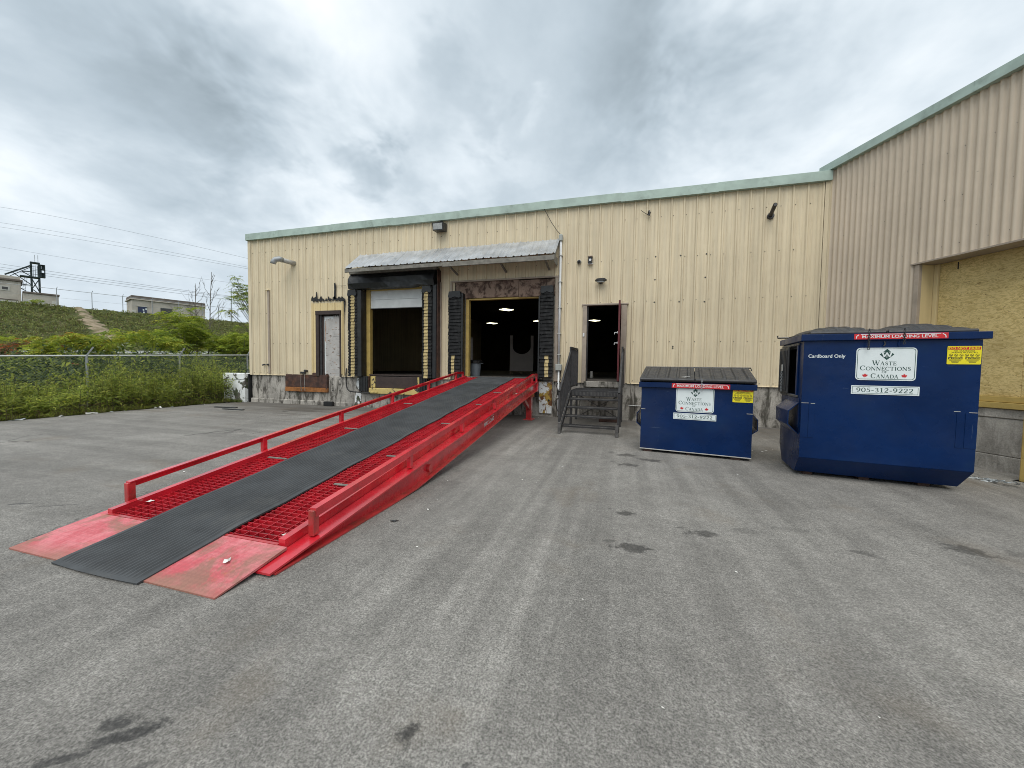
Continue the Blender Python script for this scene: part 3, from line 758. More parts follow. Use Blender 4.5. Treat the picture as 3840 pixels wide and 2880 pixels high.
# inner faces of the pads and the big header pad
MB().bevbox(-9.13, -8.955, -.25, .10, 1.13, 4.24, .015).build('pad_side', 'black_foam', WH, True)
MB().bevbox(-6.125, -5.98, -.26, .03, 1.13, 4.30, .015).build('pad_side', 'black_foam', WH, True)
hv = [(-9.44, -.10, 4.84), (-6.04, -.10, 4.84), (-6.04, .0, 4.84), (-9.44, .0, 4.84)]
mbh = MB(); K = 16
for i in range(K):
    t0, t1 = i / K, (i + 1) / K
    def prof(t):
        sag = .012 * math.sin(t * 21) + .02 * math.sin(t * 7)
        tear = .07 * max(0, 1 - abs(t - .83) / .09)
        x = -9.44 + 3.40 * t
        return [(x, -.20, 4.80), (x, -.33 + sag, 4.62), (x, -.345 - sag, 4.45), (x, -.31 + sag, 4.27 + tear), (x, .0, 4.27 + tear), (x, .0, 4.84)]
    a, b = prof(t0), prof(t1)
    mbh.add(a + b, [(j, j + 1, j + 7, j + 6) for j in range(5)] + [(5, 0, 6, 11)])
    if i == 0: mbh.add(a, [(0, 1, 2, 3, 4, 5)])
    if i == K - 1: mbh.add(b, [(5, 4, 3, 2, 1, 0)])
mbh.build('header_pad', 'black_foam', WH, True)
MB().bevbox(-9.42, -5.96, -.30, .0, 4.80, 4.875, .01).build('header_board', 'board_grey', WH, True)
MB().bevbox(-5.955, -5.93, -.26, -.005, 1.12, 4.80, .004).build('side_board', 'rust', WH, True)
# yellow jambs, white door curtain, threshold
MB().bevbox(-8.953, -8.795, .045, .20, 1.15, 4.30, .006).build('yellow_jamb', 'yellow', WH, True)
MB().bevbox(-6.53, -6.40, .045, .20, 1.15, 4.30, .006).build('yellow_jamb', 'yellow', WH, True)
MB().bevbox(-8.79, -6.53, .05, .20, 4.245, 4.32, .006).build('yellow_head', 'yellow', WH, True)
d = None
for k, (a, b) in enumerate(((3.62, 3.925), (3.93, 4.245))):
    MB().bevbox(-8.80, -6.52, .09, .13, a, b, .006).build('door_panel', 'white_panel', WH, True)
MB().bevbox(-8.80, -6.52, .085, .135, 3.595, 3.62, .004).build('door_seal', 'black_foam', WH, True)
MB().bevbox(-8.80, -6.40, -.03, .5, 1.18, 1.222, .006).build('threshold', 'brown_steel', WH, True)
# leveller under the left dock
l2 = thing('dock_leveler', 'brown dock leveller with flaking yellow ends and lip below the left dock', 'dock leveller', (-7.7, 0, .5))
MB().bevbox(-8.50, -6.80, -.06, .026, .745, 1.15, .01).build('front_plate', 'brown_steel', l2, True)
for a, b in ((-8.70, -8.505), (-6.795, -6.70)): MB().bevbox(a, b, -.07, .026, .745, 1.15, .01).build('end_plate', 'yellow_pale', l2, True)
MB().bevbox(-8.72, -6.70, -.15, .026, .53, .735, .015).build('lip', 'yellow_pale', l2, True)
MB().bevbox(-8.60, -8.35, -.19, -.155, .56, .61, .008).build('lip_hinge', 'yellow_pale', l2, True)
for (a, b, nm) in ((-9.12, -8.755, 'leftmost rubber dock bumper, between the hose and the yellow plate'), (-6.66, -6.36, 'black rubber dock bumper below the right pad of the left dock')):
    bp = thing('dock_bumper', nm, 'dock bumper', ((a + b) / 2, 0, .6), 0, 'rubber bumpers of the docks')
    n = 5; w = (b - a) / n
    for k in range(n): MB().bevbox(a + k * w + .003, a + (k + 1) * w - .003, -.17 - .01 * (k % 2), .024, .60, 1.15, .008).build('rubber_pad', 'black_foam', bp, True)
    MB().bevbox(a - .03, a - .001, -.12, .02, .58, 1.16, .004).build('steel_end', 'rust', bp, True)
    MB().bevbox(b + .001, b + .03, -.12, .02, .58, 1.16, .004).build('steel_end', 'rust', bp, True)
hs = MB().tube([(-9.75, -.05, 1.43), (-9.765, -.06, 1.2), (-9.76, -.06, .95), (-9.74, -.07, .78), (-9.68, -.09, .66), (-9.58, -.10, .59), (-9.4, -.10, .565), (-9.15, -.2, .57), (-8.9, -.21, .55), (-8.62, -.2, .56)], .022, 8).build('hose', 'black', None, smooth=True)
tag(hs, 'black hose hanging down the concrete beside the left dock', 'hose')
whitep = MB().prism([(-9.44, .02), (-9.16, .02), (-9.18, .30), (-9.15, .46), (-9.20, .60), (-9.24, .56), (-9.36, .58), (-9.42, .40)], .014, .0185).build('paint_patch', 'white_block', WH, True)
MB().prism([(-9.40, .70), (-9.22, .66), (-9.18, .9), (-9.22, 1.08), (-9.34, 1.08), (-9.36, .9)], .014, .0185).build('paint_patch', 'white_block', WH, True)
mb = MB()
for x in (-10.42, -10.1, -9.17): 
    for z in (1.02, .82, .58): mb.tube([(x, .022, z), (x, .004, z)], .022, 7)
mb.build('anchor_bolt', 'black', WH, True)

# --- the right truck dock
MB().bevbox(-5.395, -3.19, -.012, .03, 3.83, 4.365, .006).build('header_board', 'plywood_brown', WH, True)
MB().bevbox(-3.18, -2.015, -.018, .03, 3.81, 4.345, .006).build('header_board', 'plywood_brown', WH, True)
MB().bevbox(-5.56, -1.88, -.06, -.0, 4.37, 4.42, .006).build('head_trim', 'board_tan', WH, True)
MB().bevbox(-1.99, -1.89, -.055, .0, 1.14, 4.365, .006).build('side_trim', 'board_tan', WH, True)
MB().bevbox(-5.98, -5.90, -.055, .0, 1.14, 4.40, .006).build('side_trim', 'board_tan', WH, True)
MB().bevbox(-5.565, -5.50, -.055, .0, 1.14, 4.37, .006).build('side_trim', 'board_tan', WH, True)
MB().bevbox(-5.03, -4.92, .04, .21, 1.21, 3.83, .006).build('yellow_jamb', 'yellow', WH, True)
MB().bevbox(-2.47, -2.36, .04, .21, 1.21, 3.81, .006).build('yellow_jamb', 'brown_steel', WH, True)
MB().bevbox(-4.915, -2.475, .035, .20, 3.775, 3.83, .006).build('yellow_head', 'yellow', WH, True)
MB().box(-5.42, -5.03, .0, .05, 1.15, 3.83).build('pad_backing', 'board_grey', WH, True)
MB().box(-2.36, -2.0, .0, .05, 1.15, 3.83).build('pad_backing', 'board_grey', WH, True)
dock_pad(-5.56, -5.10, 1.26, 4.02, .22, (-.105, .01), lambda z: z < 1.88)
dock_pad(-2.43, -2.02, 1.26, 4.06, .22, (-.035, .085), lambda z: z < 1.90)
MB().bevbox(-5.10, -5.035, -.20, .03, 1.18, 3.98, .01).build('pad_side', 'black_foam', WH, True)
MB().bevbox(-2.49, -2.435, -.20, .03, 1.18, 3.80, .01).build('pad_side', 'black_foam', WH, True)
MB().bevbox(-5.03, -2.36, -.10, .6, 1.185, 1.222, .006).build('threshold', 'concrete', WH, True)
rp = thing('dock_face_plate', 'rusty steel plate with peeling white paint beside the ramp leg', 'steel plate', (-2.25, 0, .1))
MB().bevbox(-2.46, -2.045, -.03, .02, .10, 1.11, .006).build('plate', 'white_on_rust', rp, True)
MB().tube([(-2.14, -.031, .52), (-2.14, -.040, .52)], .035, 10).build('plate_hole', 'black', rp, True)
MB().bevbox(-2.86, -2.475, -.16, .02, .62, 1.13, .01).build('rubber_pad', 'black_foam', rp, True)

# --- the open man door
md = thing('entrance_door', 'open man door with beige jambs above the steel stairs', 'door', (-.48, 0, 1.1))
MB().bevbox(-1.13, -1.005, -.05, .10, 1.10, 3.46, .006).build('frame_post', 'board_tan', md, True)
MB().bevbox(.0, .165, -.05, .10, 1.10, 3.46, .006).build('frame_post', 'board_tan', md, True)
MB().bevbox(-1.16, .20, -.06, .10, 3.465, 3.515, .006).build('frame_head', 'board_tan', md, True)
MB().bevbox(-1.003, -.965, .02, .12, 1.16, 3.46, .004).build('inner_stop', 'steel_dark', md, True)
MB().bevbox(-1.06, .08, -.07, .25, .98, 1.155, .012).build('sill', 'concrete', md, True)
dl = MB().bevbox(-.075, -.022, -.62, .02, 1.19, 3.50, .005).build('door_leaf', 'maroon', md, True)
for z in (2.60, 2.30): 
    MB().bevbox(-.10, -.0755, -.48, -.36, z - .03, z + .03, .006).tube([(-.10, -.42, z), (-.17, -.42, z), (-.17, -.42, z - .05)], .014, 6).build('lock_plate', 'white_pvc', dl, True)
MB().bevbox(-.022, .0, -.30, -.12, 1.96, 2.10, .008).build('panic_box', 'black', dl, True)
MB().bevbox(-.075, -.02, -.03, .07, 1.20, 1.24, .003).build('door_sweep', 'black', dl, True)
sw = MB().bevbox(-1.115, -1.065, -.075, -.052, 2.52, 2.63, .006).build('bell_push', 'white_pvc'); tag(sw, 'small white bell push on the jamb of the open man door', 'bell push')

# ------------------------------------------------------------------ canopy over the docks
CN_ = thing('canopy', 'corrugated metal canopy with mossy wooden fascia above the two docks', 'canopy', (-5.5, 0, 4.7))
cx0, cx1 = -9.19, -1.91
def canopy_sheet(a, b, lift):
    mb = MB(); P = []; x = a
    while x < b - .001:
        P.append(x); x += .0165
    P.append(b)
    rows = []
    for t in (0, .33, .66, 1.0):
        y = -.02 - .80 * t; z = 5.53 - .665 * t + lift
        row = []
        for x in P:
            ph = (x - cx0) % .24
            hgt = .034 * max(0, 1 - abs(ph - .05) / .042) + .010 * max(0, 1 - abs(ph - .13) / .02) + .010 * max(0, 1 - abs(ph - .185) / .02)
            row.append((x, y, z + hgt + .006 * math.sin(x * 3.1 + t * 2)))
        rows.append(row)
    n = len(P); V = [v for r in rows for v in r]
    mb.add(V, [(i * n + j, (i + 1) * n + j, (i + 1) * n + j + 1, i * n + j + 1) for i in range(3) for j in range(n - 1)])
    return mb
cs = [cx0, -8.25, -7.30, -6.35, -5.42, -4.48, -3.55, -2.62, cx1]
for i, (a, b) in enumerate(zip(cs[:-1], cs[1:])): canopy_sheet(a, b + .02, .004 * (i % 2) + (.0 if i < 4 else .004)).build('roof_sheet', 'galv', CN_, True)
MB().bevbox(cx0, -5.50, -.80, -.755, 4.725, 4.845, .006).build('fascia_board', 'board_grey', CN_, True)
MB().bevbox(-5.49, cx1, -.815, -.77, 4.70, 4.84, .006).build('fascia_board', 'board_grey', CN_, True)
for x in (cx0 + .03, cx1 - .04):
    MB().prism([(-.02, 5.50), (-.79, 4.85), (-.75, 4.74), (-.02, 5.35)], x, x + .035, 'x').build('end_rafter', 'board_grey', CN_, True)
MB().box(-1.952, -1.945, -.60, -.02, 4.70, 4.95).build('end_sheet', 'board_grey', CN_, True)
for x in (-8.3, -7.3, -6.3, -5.2, -4.2, -3.2, -2.4):
    MB().bar((x, -.04, 5.42), (x, -.76, 4.80), .045, .09).build('rafter', 'board_grey', CN_, True)
for x in (-5.3, -3.6, -2.2):
    MB().bar((x, -.04, 4.62), (x, -.76, 4.76), .05, .05).build('bracket', 'board_grey', CN_, True)

# ------------------------------------------------------------------ things fixed to the wall
vp = thing('vent_pipe', 'bent grey vent pipe sticking out of the wall near its far end', 'vent pipe', (-12.2, 0, 5.42))
MB().tube([(-12.13, .02, 5.43), (-12.22, -.22, 5.44), (-12.30, -.44, 5.46)], .085, 14).build('pipe', 'pipe_grey', vp, True, True)
MB().tube([(-12.29, -.40, 5.455), (-12.33, -.50, 5.47), (-12.42, -.58, 5.44), (-12.50, -.60, 5.36), (-12.52, -.60, 5.28)], .098, 14).build('elbow', 'galv_post', vp, True, True)
fl = thing('flood_light', 'square flood light high on the wall above the canopy', 'wall light', (-5.9, 0, 6.1))
MB().add([], []).prism([(-.03, 6.34), (-.34, 6.30), (-.30, 6.06), (-.03, 6.08)], -6.10, -5.72, 'x').build('housing', 'dark_metal', fl, True)
MB().add([(-6.07, -.339, 6.27), (-5.75, -.339, 6.27), (-5.75, -.312, 6.085), (-6.07, -.312, 6.085)], [(0, 1, 2, 3)]).build('glass', 'lens', fl, True)
MB().bevbox(-5.95, -5.87, -.06, .0, 6.30, 6.44, .01).build('bracket', 'dark_metal', fl, True)
cdt = thing('service_conduit', 'white conduit with grey box running down the wall between dock and stairs', 'conduit', (-1.84, 0, .05))
MB().tube([(-1.845, -.07, 5.47), (-1.84, -.07, 1.66)], .036, 10).build('pipe', 'white_pvc', cdt, True, True)
MB().tube([(-1.835, -.07, 1.48), (-1.835, -.07, .04)], .030, 10).build('pipe', 'white_pvc', cdt, True, True)
MB().bevbox(-1.90, -1.785, -.14, -.01, 5.44, 5.66, .03).build('weather_head', 'box_grey', cdt, True)
MB().bevbox(-1.935, -1.74, -.15, -.01, 1.47, 1.665, .012).build('junction_box', 'box_grey', cdt, True)
for z in (5.0, 4.2, 3.4, 2.6, 1.95, .6): MB().bevbox(-1.90, -1.78, -.112, -.0, z, z + .022, .003).build('strap', 'pipe_grey', cdt, True)
MB().tube([(-1.78, -.06, 1.48), (-1.76, -.07, 1.2), (-1.90, -.10, 1.0), (-1.84, -.12, .86), (-1.74, -.10, .74), (-1.83, -.12, .6), (-1.93, -.1, .5), (-1.88, -.1, .3), (-1.80, -.1, .15), (-1.74, -.14, .02)], .012, 6).build('loose_cord', 'black', cdt, True)
MB().bevbox(-1.86, -1.76, -.17, -.105, .70, .88, .02).build('plug', 'black', cdt, True)
MB().tube([(-1.60, -.10, -.02), (-1.59, -.07, .33)], .032, 8).build('stub_pipe', 'white_pvc', cdt, True, True)
oc = MB().tube([(-2.66, -.09, 6.70), (-2.5, -.10, 6.62), (-2.35, -.10, 6.42), (-2.15, -.10, 6.05), (-1.97, -.10, 5.78), (-1.86, -.09, 5.66)], .009, 5).build('drop_cable', 'black')
tag(oc, 'thin cable looping from the roof edge to the white conduit', 'cable')
cm = thing('dome_camera', 'small grey dome camera, the plainer of two above the entrance door', 'security camera', (-1.28, 0, 4.8))
MB().tube([(-1.27, .0, 4.80), (-1.28, -.05, 4.80)], .065, 14).build('base', 'pipe_grey', cm, True, True)
MB().tube([(-1.28, -.05, 4.80), (-1.285, -.10, 4.795), (-1.288, -.13, 4.79)], .055, 14, True, .028).build('dome', 'dark_metal', cm, True, True)
cm = thing('bullet_camera', 'black-faced white security camera under a tan hood above the entrance door', 'security camera', (-.94, 0, 4.8))
MB().bevbox(-1.0, -.88, -.13, -.0, 4.72, 4.90, .012).build('body', 'dark_metal', cm, True)
MB().bevbox(-1.01, -.87, -.16, -.0, 4.905, 4.94, .01).build('hood', 'board_tan', cm, True)
MB().tube([(-.94, -.131, 4.81), (-.94, -.150, 4.81)], .036, 12).build('lens_ring', 'white_pvc', cm, True)
MB().bevbox(-1.015, -.865, -.10, -.0, 4.70, 4.716, .004).build('foot', 'white_pvc', cm, True)
wl_ = thing('wall_lamp', 'low oval lamp on the wall straight above the open man door', 'wall light', (-.61, 0, 4.16))
MB().tube([(-.61, .0, 4.17), (-.61, -.10, 4.17)], .07, 10).build('arm', 'dark_metal', wl_, True)
mb = MB(); ring = [(-.61 + .17 * math.cos(a), -.15 + .10 * math.sin(a)) for a in np.linspace(0, 2 * math.pi, 18)[:-1]]
mb.prism(ring, 4.165, 4.205, 'z'); mb.prism([((x + .61) * .8 - .61, (y + .15) * .8 - .15) for x, y in ring], 4.205, 4.235, 'z'); mb.build('shade', 'steel_dark', wl_, True)
MB().prism([((x + .61) * .7 - .61, (y + .15) * .7 - .15) for x, y in ring], 4.125, 4.164, 'z').build('diffuser', 'lens', wl_, True)
hk = thing('wall_hook', 'small dark hook with a loose wire tail high on the bare wall', 'hook', (.70, 0, 6.0))
MB().tube([(.70, 0, 6.10), (.70, -.09, 6.11), (.72, -.12, 6.05), (.70, -.12, 5.98), (.67, -.10, 6.02)], .026, 8).build('hook_bar', 'dark_metal', hk, True)
MB().tube([(.70, -.05, 6.02), (.60, -.05, 6.07), (.48, -.06, 6.16)], .008, 5).build('wire_tail', 'black', hk, True)
ep = thing('exhaust_pipe', 'slanted black exhaust pipe sticking out of the wall near the inside corner', 'pipe', (3.78, 0, 5.7))
MB().tube([(3.78, .02, 5.70), (3.71, -.55, 5.80)], .048, 14, False).build('pipe', 'steel_dark', ep, True, True)
MB().tube([(3.71, -.548, 5.80), (3.785, -.02, 5.70)], .040, 12, True).build('bore', 'black', ep, True)
MB().tube([(3.785, .0, 5.70), (3.783, -.05, 5.705)], .085, 14).build('flange', 'steel_dark', ep, True)
for (x, z, lab) in ((-13.66, 1.52, 'pair of dark taps low on the wall beside the narrow tan strip'), (-11.68, 1.25, 'dark tap with a drip bracket above the rusty dock plate')):
    tp = thing('wall_tap', lab, 'tap', (x, 0, z), 0, 'wall taps')
    if x < -13:
        MB().tube([(x, 0, z), (x, -.10, z), (x + .0, -.12, z - .04)], .03, 8).build('spout', 'dark_metal', tp, True)
        MB().tube([(x + .22, 0, z), (x + .22, -.10, z)], .038, 8).tube([(x, -.07, z), (x + .22, -.07, z)], .012, 6).build('valve', 'dark_metal', tp, True)
    else:
        MB().bevbox(x - .16, x + .06, -.10, -.035, z - .06, z + .02, .01).build('bracket', 'dark_metal', tp, True)
        MB().tube([(x + .09, -.01, z + .05), (x + .09, -.13, z + .06)], .045, 8).build('spout', 'dark_metal', tp, True)
        for dx in (-.15, .03): MB().tube([(x + dx, -.06, z - .06), (x + dx - .01, -.065, z - .4), (x + dx, -.06, z - .72)], .007, 5).build('drip_wire', 'pipe_grey', tp, True)
gs = thing('downpipe', 'narrow greyish tan strip of downpipe on the far left of the wall', 'downpipe', (-13.42, 0, 1.2))
MB().bevbox(-13.46, -13.37, -.05, -.0, 1.17, 4.45, .008).build('channel', 'board_tan', gs, True)
MB().bevbox(-13.53, -13.36, -.095, -.0, 4.44, 4.475, .004).build('top_flange', 'siding', gs, True)
MB().bevbox(-14.66, -14.415, .30, .48, 5.40, 5.64, .005).build('roof_beam_end', 'siding', WH, True)
MB().bevbox(-14.70, -14.42, .27, .51, 5.645, 5.665, .003).build('roof_beam_end', 'brown_steel', WH, True)
blk = MB().bevbox(-10.68, -10.30, -.20, -.055, .0, .17, .015).build('rubber_block', 'black_foam'); tag(blk, 'loose black rubber block on the ground against the concrete base', 'rubber block')
# loose board-outline wire on the base between stairs and small bin
cw = MB().tube([(.28, .0, .46), (.72, .0, .45), (.735, .0, .48), (.735, .0, 1.08)], .008, 5).build('bare_wire', 'white_pvc'); tag(cw, 'thin pale cable clipped to the concrete base right of the stairs', 'cable')

# ------------------------------------------------------------------ the taupe side wing (local x runs along its wall, -y is outside)
WA = -1.175
WG = thing('warehouse_wing', 'taller taupe corrugated wing with a recess boarded in yellow strand board', 'warehouse wing', (5.15, 0, 0), WA)
SO = 1.95
def wave(x):
    t = (x - .035) / .1343 * 2 * math.pi
    c = math.cos(t); return .021 * math.copysign(abs(c) ** .62, c)
def wing_sheet(a, b, z0, z1, yo=0):
    mb = MB(); n = int((b - a) / .1343 * 14) + 1; xs = [a + (b - a) * i / n for i in range(n + 1)]
    V = [(x, -.03 - wave(x) + yo, z) for z in (z0, z1) for x in xs]
    mb.add(V, [(i, i + 1, n + 2 + i, n + 1 + i) for i in range(n)]); return mb
ws = [.02, .97, SO] + [SO + .9401 * k for k in range(1, 12)]
for i, (a, b) in enumerate(zip(ws[:-1], ws[1:])):
    wing_sheet(a, b + .03, (1.05 if i < 2 else 3.80), 6.76, -.0025 * (i % 2)).build('wing_panel', 'siding_wing', WG, smooth=True)
mb = MB()
for i in range(88):
    x = .035 + .1343 * i
    for z in (1.3, 2.1, 2.9, 4.05, 4.95, 5.85):
        if (i % 5) in (0, 3) and (x < SO - .1 or z > 3.9): mb.box(x - .067 - .006, x - .067 + .006, -.012, .02, z - .006, z + .006)
struct(mb.build('screw', 'dark_metal', WG), 'stuff')
MB().bevbox(-.05, .05, -.09, -.02, 1.05, 6.72, .004).build('corner_trim', 'siding', WG)
sx = [-.26, 2.8, 5.9, 12.1]
for a, b in zip(sx[:-1], sx[1:]):
    mb = MB().prism([(-.13, 6.715), (-.14, 6.715), (-.132, 6.905), (-.08, 6.93), (.2, 6.90), (.2, 6.87), (-.10, 6.87), (-.12, 6.72)], a + .003, b + .008, 'x')
    mb.box(a + .003, b + .008, -.128, -.0, 6.712, 6.722)
    me = mb.mesh('roof_trim', 'trim_green'); fix_normals(me); link('roof_trim', me, WG)
MB().box(-.05, 12.1, .0, .10, 3.85, 6.86).build('inner_wall', 'interior', WG)
MB().box(-.0, SO, .012, .10, 1.0, 3.85).build('inner_wall', 'interior', WG)
MB().box(-.1, 12.1, .10, 8.0, 6.74, 6.86).build('roof', 'galv', WG)
# recess
MB().prism([(-.075, 3.80), (-.085, 3.80), (-.085, 3.83), (-.02, 3.84), (.40, 3.845), (.40, 3.80)], SO - .03, 12.0, 'x').build('recess_soffit', 'board_tan', WG)
MB().bevbox(SO + .03, SO + .115, -.06, .02, .9, 3.795, .005).build('recess_jamb', 'board_tan', WG)
MB().box(SO + .045, SO + .112, .021, .36, -.3, 3.795).build('recess_jamb', 'yellow_pale' if False else 'siding_new', WG)
MB().bevbox(SO + .115, SO + .185, .30, .36, .9, 3.795, .005).build('recess_post', 'siding_new', WG)
bx = [SO + .187, 3.40, 4.62, 5.84, 7.06, 8.28]
for i, (a, b) in enumerate(zip(bx[:-1], bx[1:])):
    MB().bevbox(a + .002, b - .002, .345 + .003 * (i % 2), .362 + .003 * (i % 2), 1.15, 3.795, .002).build('strand_board', 'osb', WG)
MB().box(2.42, 2.435, .335, .344, 3.62, 3.76).build('bracket', 'black', WG)
MB().bevbox(SO + .12, 8.3, .27, .36, 1.045, 1.148, .006).build('yellow_channel', 'yellow', WG)
MB().bevbox(SO + .12, 8.3, .22, .36, .935, 1.04, .006).build('yellow_channel', 'yellow', WG)
MB().bevbox(SO + .0, 8.3, .27, .42, .76, .93, .012).build('foundation_block', 'concrete_wing', WG)
MB().bevbox(SO + .0, 8.3, .29, .42, .08, .755, .012).build('foundation_block', 'concrete_wing', WG)
MB().bevbox(SO + .0, 8.3, .285, .42, -.5, .075, .012).build('foundation_block', 'concrete_wing', WG)
MB().bevbox(.05, SO + .04, -.01, .10, -.5, 1.04, .012).build('foundation_block', 'concrete', WG)
gp = thing('guard_post', 'yellow guard post with grey upright at the right edge beside the boarded recess', 'guard post', (5.15 + math.cos(WA) * 3.91 - .9227 * .22, math.sin(WA) * 3.91 - .3855 * .22, -.22), WA)
MB().bevbox(-.11, .11, -.06, .06, -.1, 1.27, .015).build('post', 'yellow', gp)
MB().bevbox(-.08, .08, -.04, .05, 1.275, 1.80, .01).build('upright', 'steel_worn', gp)
MB().bevbox(-.16, .16, -.12, .10, .0, .02, .004).build('base_plate', 'yellow', gp)
# crumpled film by the wall
mb = MB(); 
for k in range(34):
    a = random.uniform(0, 6.28); r = random.random() ** .6; cx, cy = r * .34 * math.cos(a), r * .11 * math.sin(a)
    pts = [(cx + random.uniform(-.07, .07), cy + random.uniform(-.05, .05), random.uniform(0, .055)) for _ in range(4)]
    mb.add(pts, [(0, 1, 2), (0, 2, 3)])
o = mb.build('plastic_film', 'plastic_film'); o.location = (5.72, -4.02, -.16); o.rotation_euler = (0, 0, -.5)
tag(o, 'crumpled clear plastic film on the ground by the wing wall', 'plastic film')

# ------------------------------------------------------------------ yard ramp
RL, RR = -4.78, -2.47
def dk(y):
    if y < -9.45: return .006 + .086 * (y + 10.02) / .57
    if y < -.76: return .092 + .1305 * (y + 9.45)
    return .092 + .1305 * (9.45 - .76)
RP = thing('yard_ramp', 'long red steel loading ramp with grating deck rising to the right dock', 'loading ramp', (-3.63, -5.4, 0))
def dbox(mb, x0, x1, y0, y1, dz0, dz1):
    lo = [(x0, y0, dk(y0) + dz0), (x1, y0, dk(y0) + dz0), (x1, y1, dk(y1) + dz0), (x0, y1, dk(y1) + dz0)]
    hi = [(x0, y0, dk(y0) + dz1), (x1, y0, dk(y0) + dz1), (x1, y1, dk(y1) + dz1), (x0, y1, dk(y1) + dz1)]
    return mb.hexa(lo, hi)
# foot plates either side of the mat, in one sheet under it
for (a, b) in ((-4.785, -3.66), (-3.655, -2.515)):
    mb = MB(); 
    lo = [(a, -10.02, .001), (b, -10.02, .001), (b, -9.46, .072), (a, -9.46, .072)]; hi = [(a, -10.02, .012), (b, -10.02, .012), (b, -9.46, .094), (a, -9.46, .094)]
    mb.hexa(lo, hi).build('foot_plate', 'lip', RP, True)
dbox(MB(), -4.70, -2.62, -9.455, -9.43, -.03, .004).build('hinge_bar', 'red_worn', RP, True)
# grating: panels of bearing bars and cross rods
gy0 = [-9.42, -7.98, -6.54, -5.10, -3.66, -2.22, -.78]
for i, (a, b) in enumerate(zip(gy0[:-1], gy0[1:])):
    for (xa, xb) in ((-4.70, -3.665), (-3.66, -2.625)):
        mb = MB(); n = int((b - a) / .057)
        for k in range(n):
            y = a + .012 + k * (b - a - .02) / n
            dbox(mb, xa, xb, y, y + .007, -.034, -.001)
        m = 10
        for k in range(m + 1):
            x = xa + .003 + (xb - xa - .012) * k / m
            dbox(mb, x, x + .007, a + .004, b - .004, -.014, .001)
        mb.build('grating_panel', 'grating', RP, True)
for y in np.arange(-9.0, -.8, .98):
    dbox(MB(), -4.74, -2.55, y, y + .06, -.17, -.036).build('cross_beam', 'red_worn', RP, True)
